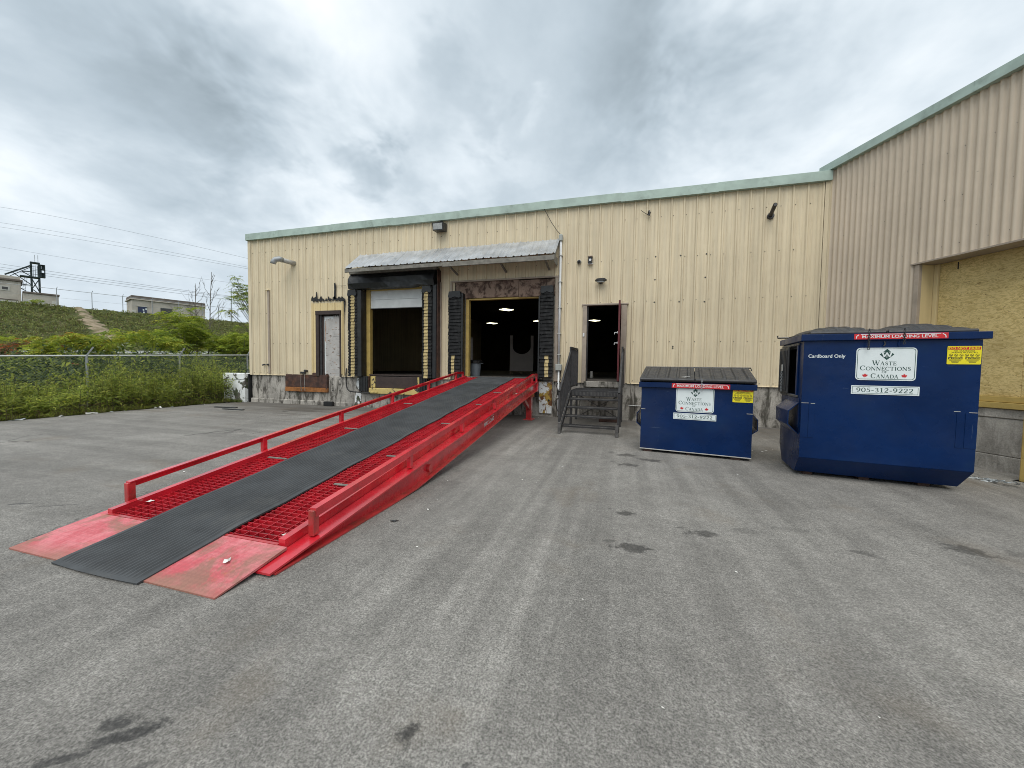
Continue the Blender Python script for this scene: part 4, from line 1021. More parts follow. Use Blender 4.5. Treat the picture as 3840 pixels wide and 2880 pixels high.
# weld straps seen on the grating
for (x, y, L) in ((-3.0, -8.4, .34), (-2.95, -7.5, .20), (-4.5, -7.9, .3), (-4.45, -6.5, .25), (-2.95, -5.9, .22), (-2.9, -4.4, .28), (-2.95, -3.1, .24), (-4.5, -4.6, .2)):
    dbox(MB(), x, x + L, y, y + .03, .0015, .010).build('strap', 'board_grey', RP, True)
dk0 = dk
for sgn, xe in ((-1, RL), (1, RR)):
    # dock end of the near beam tilted down, offset fitted to image pixels
    dk = (lambda y: dk0(y) - .075 * min(1, max(0, (y + 9.4) / 8.9))) if sgn > 0 else dk0
    def XX(a, b): return (xe + sgn * a, xe + sgn * b) if sgn > 0 else (xe + sgn * b, xe + sgn * a)
    # curb along the grating, beam flange, web and lower flange
    x0, x1 = XX(-.15, -.085); dkk, dk = dk, dk0; dbox(MB(), x0, x1, -9.44, -.78, -.12, .045).build('curb', 'red', RP, True); dk = dkk
    x0, x1 = XX(-.080, .075); dbox(MB(), x0, x1, -9.72, -.55, -.034, -.018).build('beam_flange', 'red', RP, True)
    wb = MB(); x0, x1 = XX(-.012, .003)
    def bz(y): return max(.014, dk(y) - .285)
    ys = [-9.68, -9.4, -8.8, -8.2, -7.65, -6.5, -4.5, -2.5, -.56]
    for a, b in zip(ys[:-1], ys[1:]):
        wb.hexa([(x0, a, bz(a)), (x1, a, bz(a)), (x1, b, bz(b)), (x0, b, bz(b))], [(x0, a, max(dk(a) - .035, bz(a) + .004)), (x1, a, max(dk(a) - .035, bz(a) + .004)), (x1, b, dk(b) - .035), (x0, b, dk(b) - .035)])
    wb.build('beam_web', 'red', RP, True)
    x0, x1 = XX(-.075, .085); fb = MB()
    for a, b in zip(ys[:-1], ys[1:]):
        fb.hexa([(x0, a, bz(a) - .011), (x1, a, bz(a) - .011), (x1, b, bz(b) - .011), (x0, b, bz(b) - .011)], [(x0, a, bz(a) + .004), (x1, a, bz(a) + .004), (x1, b, bz(b) + .004), (x0, b, bz(b) + .004)])
    fb.build('beam_flange', 'red_worn', RP, True)
    # hand rail: angle section, posts, bent end
    x0, x1 = XX(-.035, .030)
    ysr = (-9.235, -.80, -.36) if sgn > 0 else (-9.235, -1.15, -.72)
    rz = lambda y: dk(min(y, ysr[1])) + .215
    mb = MB()
    for a, b in zip(ysr[:-1], ysr[1:]):
        mb.hexa([(x0, a, rz(a) - .012), (x1, a, rz(a) - .012), (x1, b, rz(b) - .012), (x0, b, rz(b) - .012)], [(x0, a, rz(a)), (x1, a, rz(a)), (x1, b, rz(b)), (x0, b, rz(b))])
        xi = (x0, x0 + .012) if sgn < 0 else (x1 - .012, x1)
        mb.hexa([(xi[0], a, rz(a) - .075), (xi[1], a, rz(a) - .075), (xi[1], b, rz(b) - .075), (xi[0], b, rz(b) - .075)], [(xi[0], a, rz(a) - .012), (xi[1], a, rz(a) - .012), (xi[1], b, rz(b) - .012), (xi[0], b, rz(b) - .012)])
    mb.build('hand_rail', 'red', RP, True)
    for y in ((-9.23, -7.70, -6.10, -4.42, -2.62, -.95, -.38) if sgn > 0 else (-9.22, -7.71, -6.18, -4.60, -2.97, -1.28, -.75)):
        zb = dk(y) - .018; x0p, x1p = XX(-.030, .026)
        MB().bevbox(x0p, x1p, y - .035, y + .035, zb, rz(y) - .013, .006).build('rail_post', 'red' if y > -9 else 'red_worn', RP, True)
    # end box and leg
    x0, x1 = XX(-.06, .075); zt = dk(-.5)
    MB().bevbox(x0, x1, -.549, -.42, zt - .34, zt - .03, .008).build('end_box', 'red', RP, True)
    xa, xb = XX(-.18, -.02)
    MB().bevbox(xa, xb, -.98, -.80, .02, zt - .33, .008).build('leg', 'red_worn', RP, True)
    MB().bevbox(xa - .06, xb + .06, -1.08, -.70, .0, .02, .004).build('leg_plate', 'red_worn', RP, True)
    MB().bevbox(xa - .03, xb + .01, -1.0, -.60, zt - .50, zt - .335, .008).build('leg_head', 'red_worn', RP, True)
    MB().bar(((xa + xb) / 2, -1.75, dk(-1.75) - .33), ((xa + xb) / 2, -.96, .34), .09, .09).build('leg_brace', 'red_worn', RP, True)
    mb = MB(); ph = [(y, dk(y) - .19) for y in (-7.25,)]
    for (y, z) in ph: mb.tube([(xe + sgn * .004, y, z), (xe + sgn * .045, y, z)], .052, 14)
    mb.build('pivot_boss', 'red_worn', RP, True)
dk = dk0
MB().bevbox(-4.72, -2.55, -.76, .02, 1.222, 1.234, .003).build('dock_plate', 'steel_worn', RP, True)
MB().bevbox(-4.74, -2.53, -.77, -.70, 1.02, 1.215, .004).build('end_beam', 'red_worn', RP, True)

# rubber runner lying on the deck
mb = MB(); NX = 92
ysm = sorted(set([-10.06, -10.03, -9.97, -9.75, -9.5, -9.44] + list(np.linspace(-9.3, -.75, 40)) + [-.74]))
rows = []
for y in ysm:
    t = (y + 10.06) / 9.3
    xl = -4.13 - .09 * t + .008 * math.sin(y * 5.1) + (.006 * math.sin(y * 23)); xr = -3.19 + .13 * t + .010 * math.sin(y * 4.3 + 1) + .008 * math.sin(y * 19)
    row = [(xl, y, dk(y) + .002)]
    for j in range(NX + 1):
        u = j / NX; x = xl + (xr - xl) * u
        rib = 0.0
        if .06 < u < .94 and y > -9.99: rib = (.0, .011, .011, -.001)[j % 4] if y < -2 else (.0, .002, 0, 0)[j % 4]
        row.append((x, y - .018 * (1 - (2 * u - 1) ** 2) * (1 if y < -9.9 else 0), dk(y) + .016 + rib + .004 * math.sin(y * 1.9) * math.sin(u * 9)))
    row.append((xr, y, dk(y) + .002)); rows.append(row)
n = len(rows[0]); V = [v for r in rows for v in r]
mb.add(V, [(i * n + j, i * n + j + 1, (i + 1) * n + j + 1, (i + 1) * n + j) for i in range(len(rows) - 1) for j in range(n - 1)])
mb.add([V[j] for j in range(n)], [tuple(range(n))[::-1]])
o = mb.build('rubber_runner', 'mat'); tag(o, 'black ribbed rubber runner lying along the middle of the red ramp', 'rubber mat')

# ------------------------------------------------------------------ lettering
def stroke(mb, pts, w, z=0.0):
    """flat stroke through 2-D points with one width or one per point"""
    n = len(pts); W = w if isinstance(w, (list, tuple)) else [w] * n
    L = []; R = []
    for i, (x, y) in enumerate(pts):
        a = pts[max(i - 1, 0)]; b = pts[min(i + 1, n - 1)]
        dx, dy = b[0] - a[0], b[1] - a[1]; l = math.hypot(dx, dy) or 1
        nx, ny = -dy / l, dx / l
        L.append((x + nx * W[i] / 2, y + ny * W[i] / 2, z)); R.append((x - nx * W[i] / 2, y - ny * W[i] / 2, z))
    mb.add(L + R, [(n + i, n + i + 1, i + 1, i) for i in range(n - 1)])
TH, TN = .155, .062
def arc(cx, cy, rx, ry, a0, a1, n=22): return [(cx + rx * math.cos(math.radians(a0 + (a1 - a0) * i / n)), cy + ry * math.sin(math.radians(a0 + (a1 - a0) * i / n))) for i in range(n + 1)]
def aw(a0, a1, n=22, lo=TN, hi=TH): return [lo + (hi - lo) * abs(math.cos(math.radians(a0 + (a1 - a0) * i / n))) ** 1.3 for i in range(n + 1)]
def glyph(c):
    s = []; H = lambda x0, x1, y: s.append(([(x0, y), (x1, y)], TN)); V = lambda x, w, y0=0, y1=1: s.append(([(x, y0), (x, y1)], w))
    if c == 'W':
        s += [([(.06, 1), (.37, 0)], TH), ([(.37, 0), (.64, .97)], TN), ([(.58, 1), (.88, 0)], TH), ([(.88, 0), (1.17, 1)], TN)]; H(-.06, .20, .97); H(1.05, 1.28, .97); H(.48, .70, .97); return s, 1.26
    if c == 'A': s += [([(.46, 1), (.12, 0)], TN), ([(.46, 1), (.80, 0)], TH)]; H(.2, .66, .36); H(.0, .25, .03); H(.66, .95, .03); return s, .97
    if c == 'S': 
        p = [(.54, .72), (.52, .88), (.42, .96), (.30, .97), (.17, .92), (.11, .78), (.16, .64), (.33, .53), (.50, .42), (.56, .27), (.51, .11), (.38, .03), (.25, .03), (.12, .11), (.07, .30)]
        s.append((p, [.06, .06, .06, .07, .09, .13, .15, .16, .15, .13, .10, .07, .06, .06, .06])); return s, .68
    if c == 'T': V(.42, TH); H(.03, .81, .965); H(.28, .56, .03); V(.05, TN, .78, .99); V(.79, TN, .78, .99); return s, .84
    if c in 'EF':
        V(.2, TH); H(.06, .68, .965); H(.2, .52, .51); V(.66, TN, .78, .99); V(.52, TN, .40, .62)
        if c == 'E': H(.06, .70, .03); V(.70, TN, .0, .24)
        else: H(.06, .36, .03)
        return s, .78
    if c == 'C': s.append((arc(.48, .5, .41, .47, 42, 318), aw(42, 318))); V(.80, TN, .70, .98); return s, .92
    if c == 'O': s.append((arc(.5, .5, .42, .47, 0, 360, 30), aw(0, 360, 30))); return s, 1.0
    if c == 'N': V(.16, TN); s.append(([(.14, 1), (.86, 0)], TH)); V(.86, TN); H(.0, .2, .97); H(.03, .29, .03); H(.73, 1.0, .97); return s, 1.02
    if c == 'I': V(.22, TH); H(.08, .36, .97); H(.08, .36, .03); return s, .44
    if c == 'D': V(.2, TH); H(.06, .45, .97); H(.06, .45, .03); s.append((arc(.42, .5, .43, .47, -90, 90), aw(-90, 90))); return s, .94
    if c == '0': s.append((arc(.32, .5, .25, .47, 0, 360, 30), aw(0, 360, 30))); return s, .64
    if c == '1': V(.3, TH); H(.12, .48, .03); s.append(([(.1, .82), (.3, .97)], TN)); return s, .56
    if c == '2': s.append(([(.08, .72), (.14, .9), (.3, .98), (.47, .9), (.52, .72), (.42, .5), (.22, .24), (.08, .06)], [.1, .08, .07, .12, .15, .14, .1, .07])); s.append(([(.06, .06), (.56, .06)], .12)); return s, .62
    if c == '3': s.append(([(.08, .8), (.2, .96), (.38, .95), (.47, .8), (.40, .62), (.24, .53)], [.08, .07, .08, .14, .11, .06])); s.append(([(.24, .53), (.43, .46), (.52, .28), (.42, .08), (.24, .02), (.07, .12)], [.06, .1, .15, .12, .07, .1])); return s, .60
    if c == '5': s.append(([(.14, .52), (.18, .96), (.52, .96)], [.06, .06, .12])); s.append(([(.13, .54), (.3, .6), (.47, .5), (.52, .3), (.42, .08), (.22, .02), (.07, .1)], [.06, .07, .12, .15, .12, .07, .1])); return s, .60
    if c == '9': s.append((arc(.31, .68, .22, .30, 0, 360, 24), aw(0, 360, 24))); s.append(([(.53, .68), (.50, .4), (.36, .14), (.12, .01)], [.15, .14, .1, .05])); return s, .64
    if c == '-': s.append(([(.06, .36), (.38, .36)], .10)); return s, .44
    return s, .36
def serif(mb, text, x0, y0, h, width=None, small=.78):
    """small-caps serif lettering; returns nothing, adds flat strokes to mb"""
    out = []; x = 0
    for w in text.split(' '):
        for i, c in enumerate(w):
            g, a = glyph(c); k = 1.0 if (i == 0 or not c.isalpha()) else small
            out += [([(x + px * k, py * k) for px, py in p], ([ww * k for ww in sw] if isinstance(sw, list) else sw * k)) for p, sw in g]; x += (a + .07) * k
        x += .3
    x -= .37
    f = (width / x) if width else h
    for q, (p, sw) in enumerate(out):
        stroke(mb, [(x0 + px * f, y0 + py * h) for px, py in p], [v * (f + h) / 2 for v in sw] if isinstance(sw, list) else sw * (f + h) / 2, .00001 * (q % 40))
def sans(mb, text, x0, y0, w, h, bold=0.0, shear=0.0):
    """plain sans lettering from the built-in font, fitted to a box"""
    cu = bpy.data.curves.new('txt', 'FONT'); cu.body = text; cu.size = 1.0; cu.resolution_u = 3; cu.offset = bold
    ob = bpy.data.objects.new('txt', cu); COL.objects.link(ob)
    dg = bpy.context.evaluated_depsgraph_get(); me = ob.evaluated_get(dg).to_mesh()
    co = np.array([v.co[:] for v in me.vertices]); lo = co.min(0); hi = co.max(0)
    V = [(x0 + (c[0] - lo[0]) / (hi[0] - lo[0]) * w + shear * (c[1] - lo[1]), y0 + (c[1] - lo[1]) / (hi[1] - lo[1]) * h, 0) for c in co]
    mb.add(V, [tuple(p.vertices) for p in me.polygons])
    ob.evaluated_get(dg).to_mesh_clear(); bpy.data.objects.remove(ob); bpy.data.curves.remove(cu)
def rrect(x0, x1, z0, z1, r, n=5):
    P = []
    for cx, cz, a0 in ((x1 - r, z1 - r, 0), (x0 + r, z1 - r, 90), (x0 + r, z0 + r, 180), (x1 - r, z0 + r, 270)):
        P += [(cx + r * math.cos(math.radians(a0 + 90 * i / n)), cz + r * math.sin(math.radians(a0 + 90 * i / n))) for i in range(n + 1)]
    return P
def onto(mb, y):
    """lay flat (x, z) lettering on a front face at depth y"""
    mb.v = [(a, y - c, b) for a, b, c in mb.v]; return mb
def ringface(mb, P, Q):
    n = len(P); mb.add([(a, b, 0) for a, b in P] + [(a, b, 0) for a, b in Q], [(i, (i + 1) % n, n + (i + 1) % n, n + i) for i in range(n)])
def flatpoly(mb, P, z=0.0): mb.add([(a, b, z) for a, b in P], [tuple(range(len(P)))])
LEAF = [(0, -.5), (.03, -.2), (.30, -.26), (.24, -.14), (.5, .08), (.42, .12), (.46, .28), (.30, .24), (.27, .31), (.13, .17), (.18, .42), (.09, .37), (0, .55)]
LEAF = LEAF + [(-x, y) for x, y in LEAF[-2:0:-1]]
def company_sign(parent, x0, x1, z0, z1):
    w, h = x1 - x0, z1 - z0
    pl = MB().prism(rrect(x0, x1, z0, z1, .045), -.006, -.002).build('sign_plate', 'sticker_white', parent)
    m = MB(); ringface(m, rrect(x0 + .012, x1 - .012, z0 + .012, z1 - .012, .036), rrect(x0 + .018, x1 - .018, z0 + .018, z1 - .018, .031)); onto(m, -.0072).build('border_line', 'sticker_green', pl)
    m = MB(); cx, cz = x0 + w * .515, z0 + h * .795; r = .075
    flatpoly(m, [(cx, cz + r), (cx - r, cz), (cx, cz - r), (cx + r, cz)]); onto(m, -.0072).build('emblem', 'sticker_green', pl)
    m = MB(); 
    for p, ww in (([(-.048, .030), (-.026, -.034)], .017), ([(-.026, -.034), (0, .026)], .012), ([(0, .026), (.026, -.034)], .012), ([(.026, -.034), (.048, .030)], .017), ([(0, .026), (0, -.045)], .006), ([(-.05, .031), (-.02, .031)], .008), ([(.02, .031), (.05, .031)], .008)):
        stroke(m, [(cx + a, cz + b) for a, b in p], ww, .00004 * len(m.f))
    onto(m, -.0084).build('emblem_letter', 'sticker_white', pl)
    m = MB(); serif(m, 'WASTE', x0 + w * .28, z0 + h * .465, h * .145, w * .40); serif(m, 'CONNECTIONS', x0 + w * .075, z0 + h * .305, h * .145, w * .84)
    serif(m, 'OF', x0 + w * .445, z0 + h * .225, h * .062, w * .09, 1.0); serif(m, 'CANADA', x0 + w * .265, z0 + h * .065, h * .145, w * .455)
    onto(m, -.0074).build('lettering', 'sticker_green', pl)
    for f in (.165, .815):
        m = MB(); flatpoly(m, [(x0 + w * f + a * .062, z0 + h * .135 + b * .062) for a, b in LEAF]); onto(m, -.0074).build('maple_leaf', 'sticker_red', pl)
def phone_sign(parent, x0, x1, z0, z1):
    pl = MB().box(x0, x1, -.006, -.002, z0, z1).build('number_plate', 'sticker_white', parent)
    m = MB(); R = lambda i: [(x1 - i, z1 - i), (x0 + i, z1 - i), (x0 + i, z0 + i), (x1 - i, z0 + i)]
    ringface(m, R(.012), R(.016)); onto(m, -.0072).build('border_line', 'sticker_green', pl)
    m = MB(); serif(m, '905-312-9222', x0 + .055, z0 + .032, (z1 - z0) - .062, (x1 - x0) - .115); onto(m, -.0074).build('lettering', 'sticker_green', pl)
def load_label(parent, x0, x1, z0, z1, y):
    pl = MB().box(x0, x1, y - .004, y - .001, z0, z1).build('loading_label', 'sticker_red', parent)
    m = MB(); h = z1 - z0; sans(m, 'MAXIMUM LOADING LEVEL', x0 + .085, z0 + h * .20, (x1 - x0) - .18, h * .52, .014)
    stroke(m, [(x0 + .07, z1 - h * .13), (x1 - .07, z1 - h * .13)], h * .10)
    stroke(m, [(x0 + .050, z1 - h * .16), (x0 + .028, z1 - h * .42), (x0 + .022, z0 + h * .15)], h * .13); stroke(m, [(x1 - .055, z1 - h * .16), (x1 - .028, z1 - h * .42), (x1 - .022, z0 + h * .15)], h * .13)
    onto(m, y - .0052).build('lettering', 'sticker_white', pl)
def caution_label(parent, x0, x1, z0, z1):
    w, h = x1 - x0, z1 - z0
    pl = MB().prism(rrect(x0, x1, z0, z1, .01), -.005, -.002).build('warning_label', 'sticker_yellow', parent)
    m = MB(); flatpoly(m, [(x0 + .008, z1 - h * .20), (x1 - .008, z1 - h * .20), (x1 - .008, z1 - h * .045), (x0 + .008, z1 - h * .045)][::1]); onto(m, -.0062).build('red_band', 'sticker_red', pl)
    m = MB(); sans(m, 'DO NOT PARK', x0 + .014, z1 - h * .185, w - .028, h * .125, .012); onto(m, -.0074).build('lettering', 'sticker_yellow', pl)
    m = MB(); sans(m, 'NO HAZARDOUS', x0 + w * .19, z1 - h * .30, w * .62, h * .065, .008); sans(m, 'WASTES ACCEPTED', x0 + w * .12, z1 - h * .385, w * .76, h * .065, .008)
    for k in range(6):
        cx, cz, r = x0 + w * (.115 + .154 * k), z1 - h * .50, h * .078
        ringface(m, [(cx + r * math.cos(a), cz + r * math.sin(a)) for a in np.linspace(0, 6.283, 15)[:-1]], [(cx + r * .8 * math.cos(a), cz + r * .8 * math.sin(a)) for a in np.linspace(0, 6.283, 15)[:-1]])
        stroke(m, [(cx - r * .5, cz + r * .4), (cx + r * .5, cz - r * .4)], r * .3); stroke(m, [(cx - r * .4, cz - r * .25), (cx + r * .4, cz - r * .1)], r * .25, .0001)
    for a, b in ((.035, .46), (.54, .965)): flatpoly(m, [(x0 + w * a, z1 - h * .725), (x0 + w * b, z1 - h * .725), (x0 + w * b, z1 - h * .615), (x0 + w * a, z1 - h * .615)])
    for k, (q, z) in enumerate(((.33, .765), (.36, .81), (.24, .855), (.2, .90))):
        for c in (.245, .755): stroke(m, [(x0 + w * (c - q / 2), z1 - h * z), (x0 + w * (c + q / 2), z1 - h * z)], h * .018)
    onto(m, -.0063).build('small_print', 'sticker_black', pl)
    m = MB()
    for a in (.035, .54):
        sans(m, 'CAUTION', x0 + w * (a + .115), z1 - h * .712, w * .295, h * .082, .012); flatpoly(m, [(x0 + w * (a + .02), z1 - h * .71), (x0 + w * (a + .095), z1 - h * .71), (x0 + w * (a + .057), z1 - h * .63)])
    onto(m, -.0076).build('caution_lettering', 'sticker_yellow', pl)
# stencil on the ramp beam: its face looks towards +x
def onto_beam(mb, x, y0, z_of):
    mb.v = [(x + c, y0 + a, z_of(y0 + a) + b) for a, b, c in mb.v]; return mb
m = MB(); sans(m, 'MAX LOAD', 0, 0, .57, .082, .012); onto_beam(m, RR + .0052, -5.05, lambda y: dk(y) - .272).build('stencil_lettering', 'sticker_white', RP, True)
m = MB(); sans(m, '30,000 LBS', 0, 0, .57, .072, .006); onto_beam(m, RR + .0052, -5.05, lambda y: dk(y) - .170).build('stencil_lettering', 'litter', RP, True)

# ------------------------------------------------------------------ waste bins (local x along the front, y into the depth)
def chain(mb, x, y, z0, z1):
    n = max(3, int((z1 - z0) / .026))
    for k in range(n):
        z = z1 - (k + .5) * (z1 - z0) / n; h = (z1 - z0) / n * .62
        for s in (-1, 1):
            if k % 2: mb.box(x + s * .009 - .003, x + s * .009 + .003, y - .003, y + .003, z - h, z + h)
            else: mb.box(x - .003, x + .003, y + s * .009 - .003, y + s * .009 + .003, z - h, z + h)
        if k % 2: mb.box(x - .009, x + .009, y - .003, y + .003, z + h - .005, z + h).box(x - .009, x + .009, y - .003, y + .003, z - h, z - h + .005)
def ribbed_lid(x0, x1, y0, z0, y1, z1, nrib, dome=0.0, rib=.026):
    """black plastic lid: wide corrugation with raised hollow ribs and a rolled front edge"""
    mb = MB(); nx = 60; ny = 10; rows = []
    for j in range(ny + 1):
        t = j / ny; row = []
        for i in range(nx + 1):
            u = i / nx; x = x0 + (x1 - x0) * u
            r = 0.0; ph = (u * nrib) % 1.0
            if .34 < ph < .66 and .06 < t < .97: r = rib * min(1, (.16 - abs(ph - .5)) / .05) * min(1, (t - .06) / .05)
            r += .003 * math.sin(u * 150)
            d = dome * (1 - (2 * u - 1) ** 2) * (1 - (2 * t - 1) ** 2) ** .7 if dome else 0
            row.append((x, y0 + (y1 - y0) * t, z0 + (z1 - z0) * t + max(r, -.003) + d))
        rows.append(row)
    n = nx + 1; V = [v for r in rows for v in r]
    mb.add(V, [(j * n + i, j * n + i + 1, (j + 1) * n + i + 1, (j + 1) * n + i) for j in range(ny) for i in range(nx)])
    # skirt
    S0 = [(v[0], v[1], v[2] - .05) for v in rows[0]]; mb.add(list(rows[0]) + S0, [(i, n + i, n + i + 1, i + 1) for i in range(nx)])
    for col in (0, nx):
        A = [r[col] for r in rows]; B = [(v[0], v[1], v[2] - .05) for v in A]; k = len(A)
        q = [(i, i + 1, k + i + 1, k + i) for i in range(k - 1)]; mb.add(A + B, q if col else [f[::-1] for f in q])
    A = rows[-1]; B = [(v[0], v[1], v[2] - .05) for v in A]; mb.add(list(A) + B, [(i, i + 1, n + i + 1, n + i) for i in range(nx)])
    mb.tube([(x0 + .01, y0 - .005, z0 - .018), (x1 - .01, y0 - .005, z0 - .018)], .026, 8)
    return mb
def sleeve(parent, xs, sgn, y0, y1, prof):
    """fork pocket: folded plate open at front and back; prof in (outward, z)"""
    mb = MB(); n = len(prof); t = .012
    O = [(xs + sgn * a, z) for a, z in prof]; 
    cz = sum(z for _, z in prof) / n
    I = [(xs + sgn * max(a - t, 0), z + (t if z < cz else -t)) for a, z in prof]
    for (P) in (O, I):
        V = [(a, y, z) for y in (y0, y1) for a, z in P]
        mb.add(V, [(i, i + 1, n + i + 1, n + i) for i in range(n - 1)])
    for y in (y0, y1):
        V = [(a, y, z) for a, z in O] + [(a, y, z) for a, z in I]; mb.add(V, [(i, i + 1, n + i + 1, n + i) for i in range(n - 1)])
    return mb.build('fork_pocket', 'navy', parent)
SB = thing('small_waste_bin', 'smaller navy waste bin with two flat ribbed lids beside the steel stairs', 'waste bin', (.409, -4.292, 0), -.1576)
W, D = 1.80, 1.0
MB().box(0, W, 0, .006, .058, 1.212).build('front_plate', 'navy', SB)
for x in (0, W - .006): MB().prism([(.006, .058), (D, .058), (D, 1.52), (.006, 1.215)], x, x + .006, 'x').build('side_plate', 'navy', SB)
MB().box(0, W, D, D + .006, .058, 1.52).build('back_plate', 'navy', SB)
MB().box(0, W, .0, D, .05, .0575).build('bottom_plate', 'navy', SB)
MB().bevbox(-.045, W + .045, -.045, .02, 1.216, 1.312, .006).build('lip', 'navy', SB)
for x0, x1 in ((-.045, -.0015), (W + .0015, W + .045)):
    MB().hexa([(x0, .021, 1.216), (x1, .021, 1.216), (x1, D + .04, 1.500), (x0, D + .04, 1.500)], [(x0, .021, 1.312), (x1, .021, 1.312), (x1, D + .04, 1.575), (x0, D + .04, 1.575)]).build('side_lip', 'navy', SB)
MB().bevbox(-.008, W + .006, -.010, .0, .047, .064, .003).build('bottom_edge', 'pipe_grey', SB)
for x in (.06, .80, 1.50): MB().bevbox(x, x + (.15 if x != .80 else .06), .02, .16, .0, .046, .006).build('skid', 'rust', SB)
MB().bevbox(.05, W - .05, .25, D - .1, .0, .05, .006).build('skid', 'black', SB)
ribbed_lid(-.035, .893, -.035, 1.385, 1.02, 1.60, 5).build('lid', 'black_plastic', SB, smooth=False)
ribbed_lid(.905, W + .035, -.035, 1.385, 1.02, 1.60, 5).build('lid', 'black_plastic', SB, smooth=False)
MB().tube([(-.03, D + .04, 1.60), (W + .08, D + .04, 1.60), (W + .085, D + .02, 1.55)], .014, 6).build('hinge_rod', 'dark_metal', SB)
sleeve(SB, W, 1, .18, .72, [(0, .82), (.11, .70), (.11, .51), (0, .42)])
sleeve(SB, 0, -1, .18, .72, [(0, .82), (.10, .70), (.10, .51), (0, .42)])
load_label(SB, .525, 1.447, 1.222, 1.306, -.045)
company_sign(SB, .60, 1.215, .79, 1.232)
phone_sign(SB, .565, 1.258, .652, .766)
caution_label(SB, 1.494, 1.803 - .008, 1.005, 1.240)
m = MB(); chain(m, 1.01, -.062, 1.17, 1.40); m.build('chain', 'galv_post', SB)
for x0, x1, z in ((.0, .075, .80), (1.71, 1.80, .81)): MB().box(x0, x1, -.004, -.0005, z, z + .010).build('weld_seam', 'pipe_grey', SB)
gl = MB()
for k in range(9): 
    a = k * .5; gl.add([(.05 * math.cos(a + j) * (1 + .3 * random.random()) + .09 * k / 9, .02 * math.sin(a * 2 + j), .01 * random.random() + .004) for j in (0, 1.6, 3.1, 4.7)], [(0, 1, 2, 3)])
o = gl.build('torn_glove', 'litter'); o.location = (.409 + .72, -4.292 - .06, 1.412); o.rotation_euler = (.2, 0, -.3)
tag(o, 'scrap of torn white rag lying on the left lid of the smaller bin', 'rag')

LB = thing('large_waste_bin', 'tall navy cardboard bin with angled base and an open side hatch', 'waste bin', (2.55, -5.40, 0), -.134)
W, D = 1.822, 1.12
MB().box(0, W, 0, .006, .304, 1.983).build('front_plate', 'navy', LB)
CH = .20
MB().hexa([(.0, CH, .055), (W - .045, CH, .055), (W - .045, CH + .008, .06), (.0, CH + .008, .06)], [(0, 0, .30), (W, 0, .30), (W, .008, .303), (0, .008, .303)]).build('sloped_base', 'navy', LB)
MB().box(.001, W - .046, CH + .009, .929, .055, .062).build('bottom_plate', 'navy', LB)
for sx, s in ((0, 1), (W, -1)):
    lowx = sx + (.0 if s > 0 else -.045); t = .006
    mb = MB(); 
    mb.add([(sx, 0, .30), (lowx, CH, .055), (lowx, .93, .055), (sx, D, .32)], [(0, 1, 2, 3) if s > 0 else (3, 2, 1, 0)])
    if s > 0:
        mb.box(sx, sx + t, .007, D, .30, 1.20).box(sx, sx + t, .007, .25, 1.20, 1.983).box(sx, sx + t, 1.06, D, 1.20, 1.983).box(sx, sx + t, .25, 1.06, 1.935, 1.983)
    else: mb.box(sx - t, sx, .007, D, .30, 1.983)
    mb.build('side_plate', 'navy', LB)
MB().box(0, W, D, D + .006, .32, 1.983).build('back_plate', 'navy', LB)
MB().hexa([(.0, .93, .055), (W - .045, .93, .055), (W - .045, .938, .055), (.0, .938, .055)], [(0, D, .32), (W, D, .32), (W, D + .006, .32), (0, D + .006, .32)]).build('sloped_base', 'navy', LB)
MB().bevbox(-.045, W + .065, -.042, .03, 1.988, 2.080, .006).build('lip', 'navy', LB)
MB().bevbox(-.045, .0, .031, D + .03, 1.988, 2.078, .006).build('side_lip', 'navy', LB)
MB().bevbox(W, W + .06, .031, D + .03, 1.988, 2.078, .006).build('side_lip', 'navy', LB)
MB().bevbox(-.045, W + .06, D + .031, D + .07, 1.988, 2.078, .006).build('back_lip', 'navy', LB)
for x in (.12, .78, 1.42): MB().bevbox(x, x + .12, .26, .5, .0, .053, .006).build('skid', 'rust', LB)
MB().bevbox(.3, W - .3, .5, .8, .0, .053, .006).build('skid', 'black', LB)
ribbed_lid(.06, .905, .03, 2.115, D - .02, 2.13, 6, .09, .020).build('lid', 'black_plastic', LB)
ribbed_lid(.915, W - .03, .03, 2.115, D - .02, 2.13, 6, .105, .020).build('lid', 'black_plastic', LB)
MB().tube([(-.09, D + .03, 2.16), (-.09, D + .03, 2.12), (.3, D + .03, 2.12), (W, D + .03, 2.12)], .014, 6).build('hinge_rod', 'dark_metal', LB)
MB().box(.03, W - .03, .04, D - .03, 1.9, 1.95).box(W - .05, W - .03, .04, D - .03, .4, 1.9).box(.03, W - .05, D - .05, D - .03, .4, 1.9).box(.03, W - .05, .04, .06, .4, 1.9).box(.03, W - .05, .06, D - .05, .38, .40).build('shade_lining', 'shade_lining', LB)  # added black lining: paints the shade seen through the side hatch
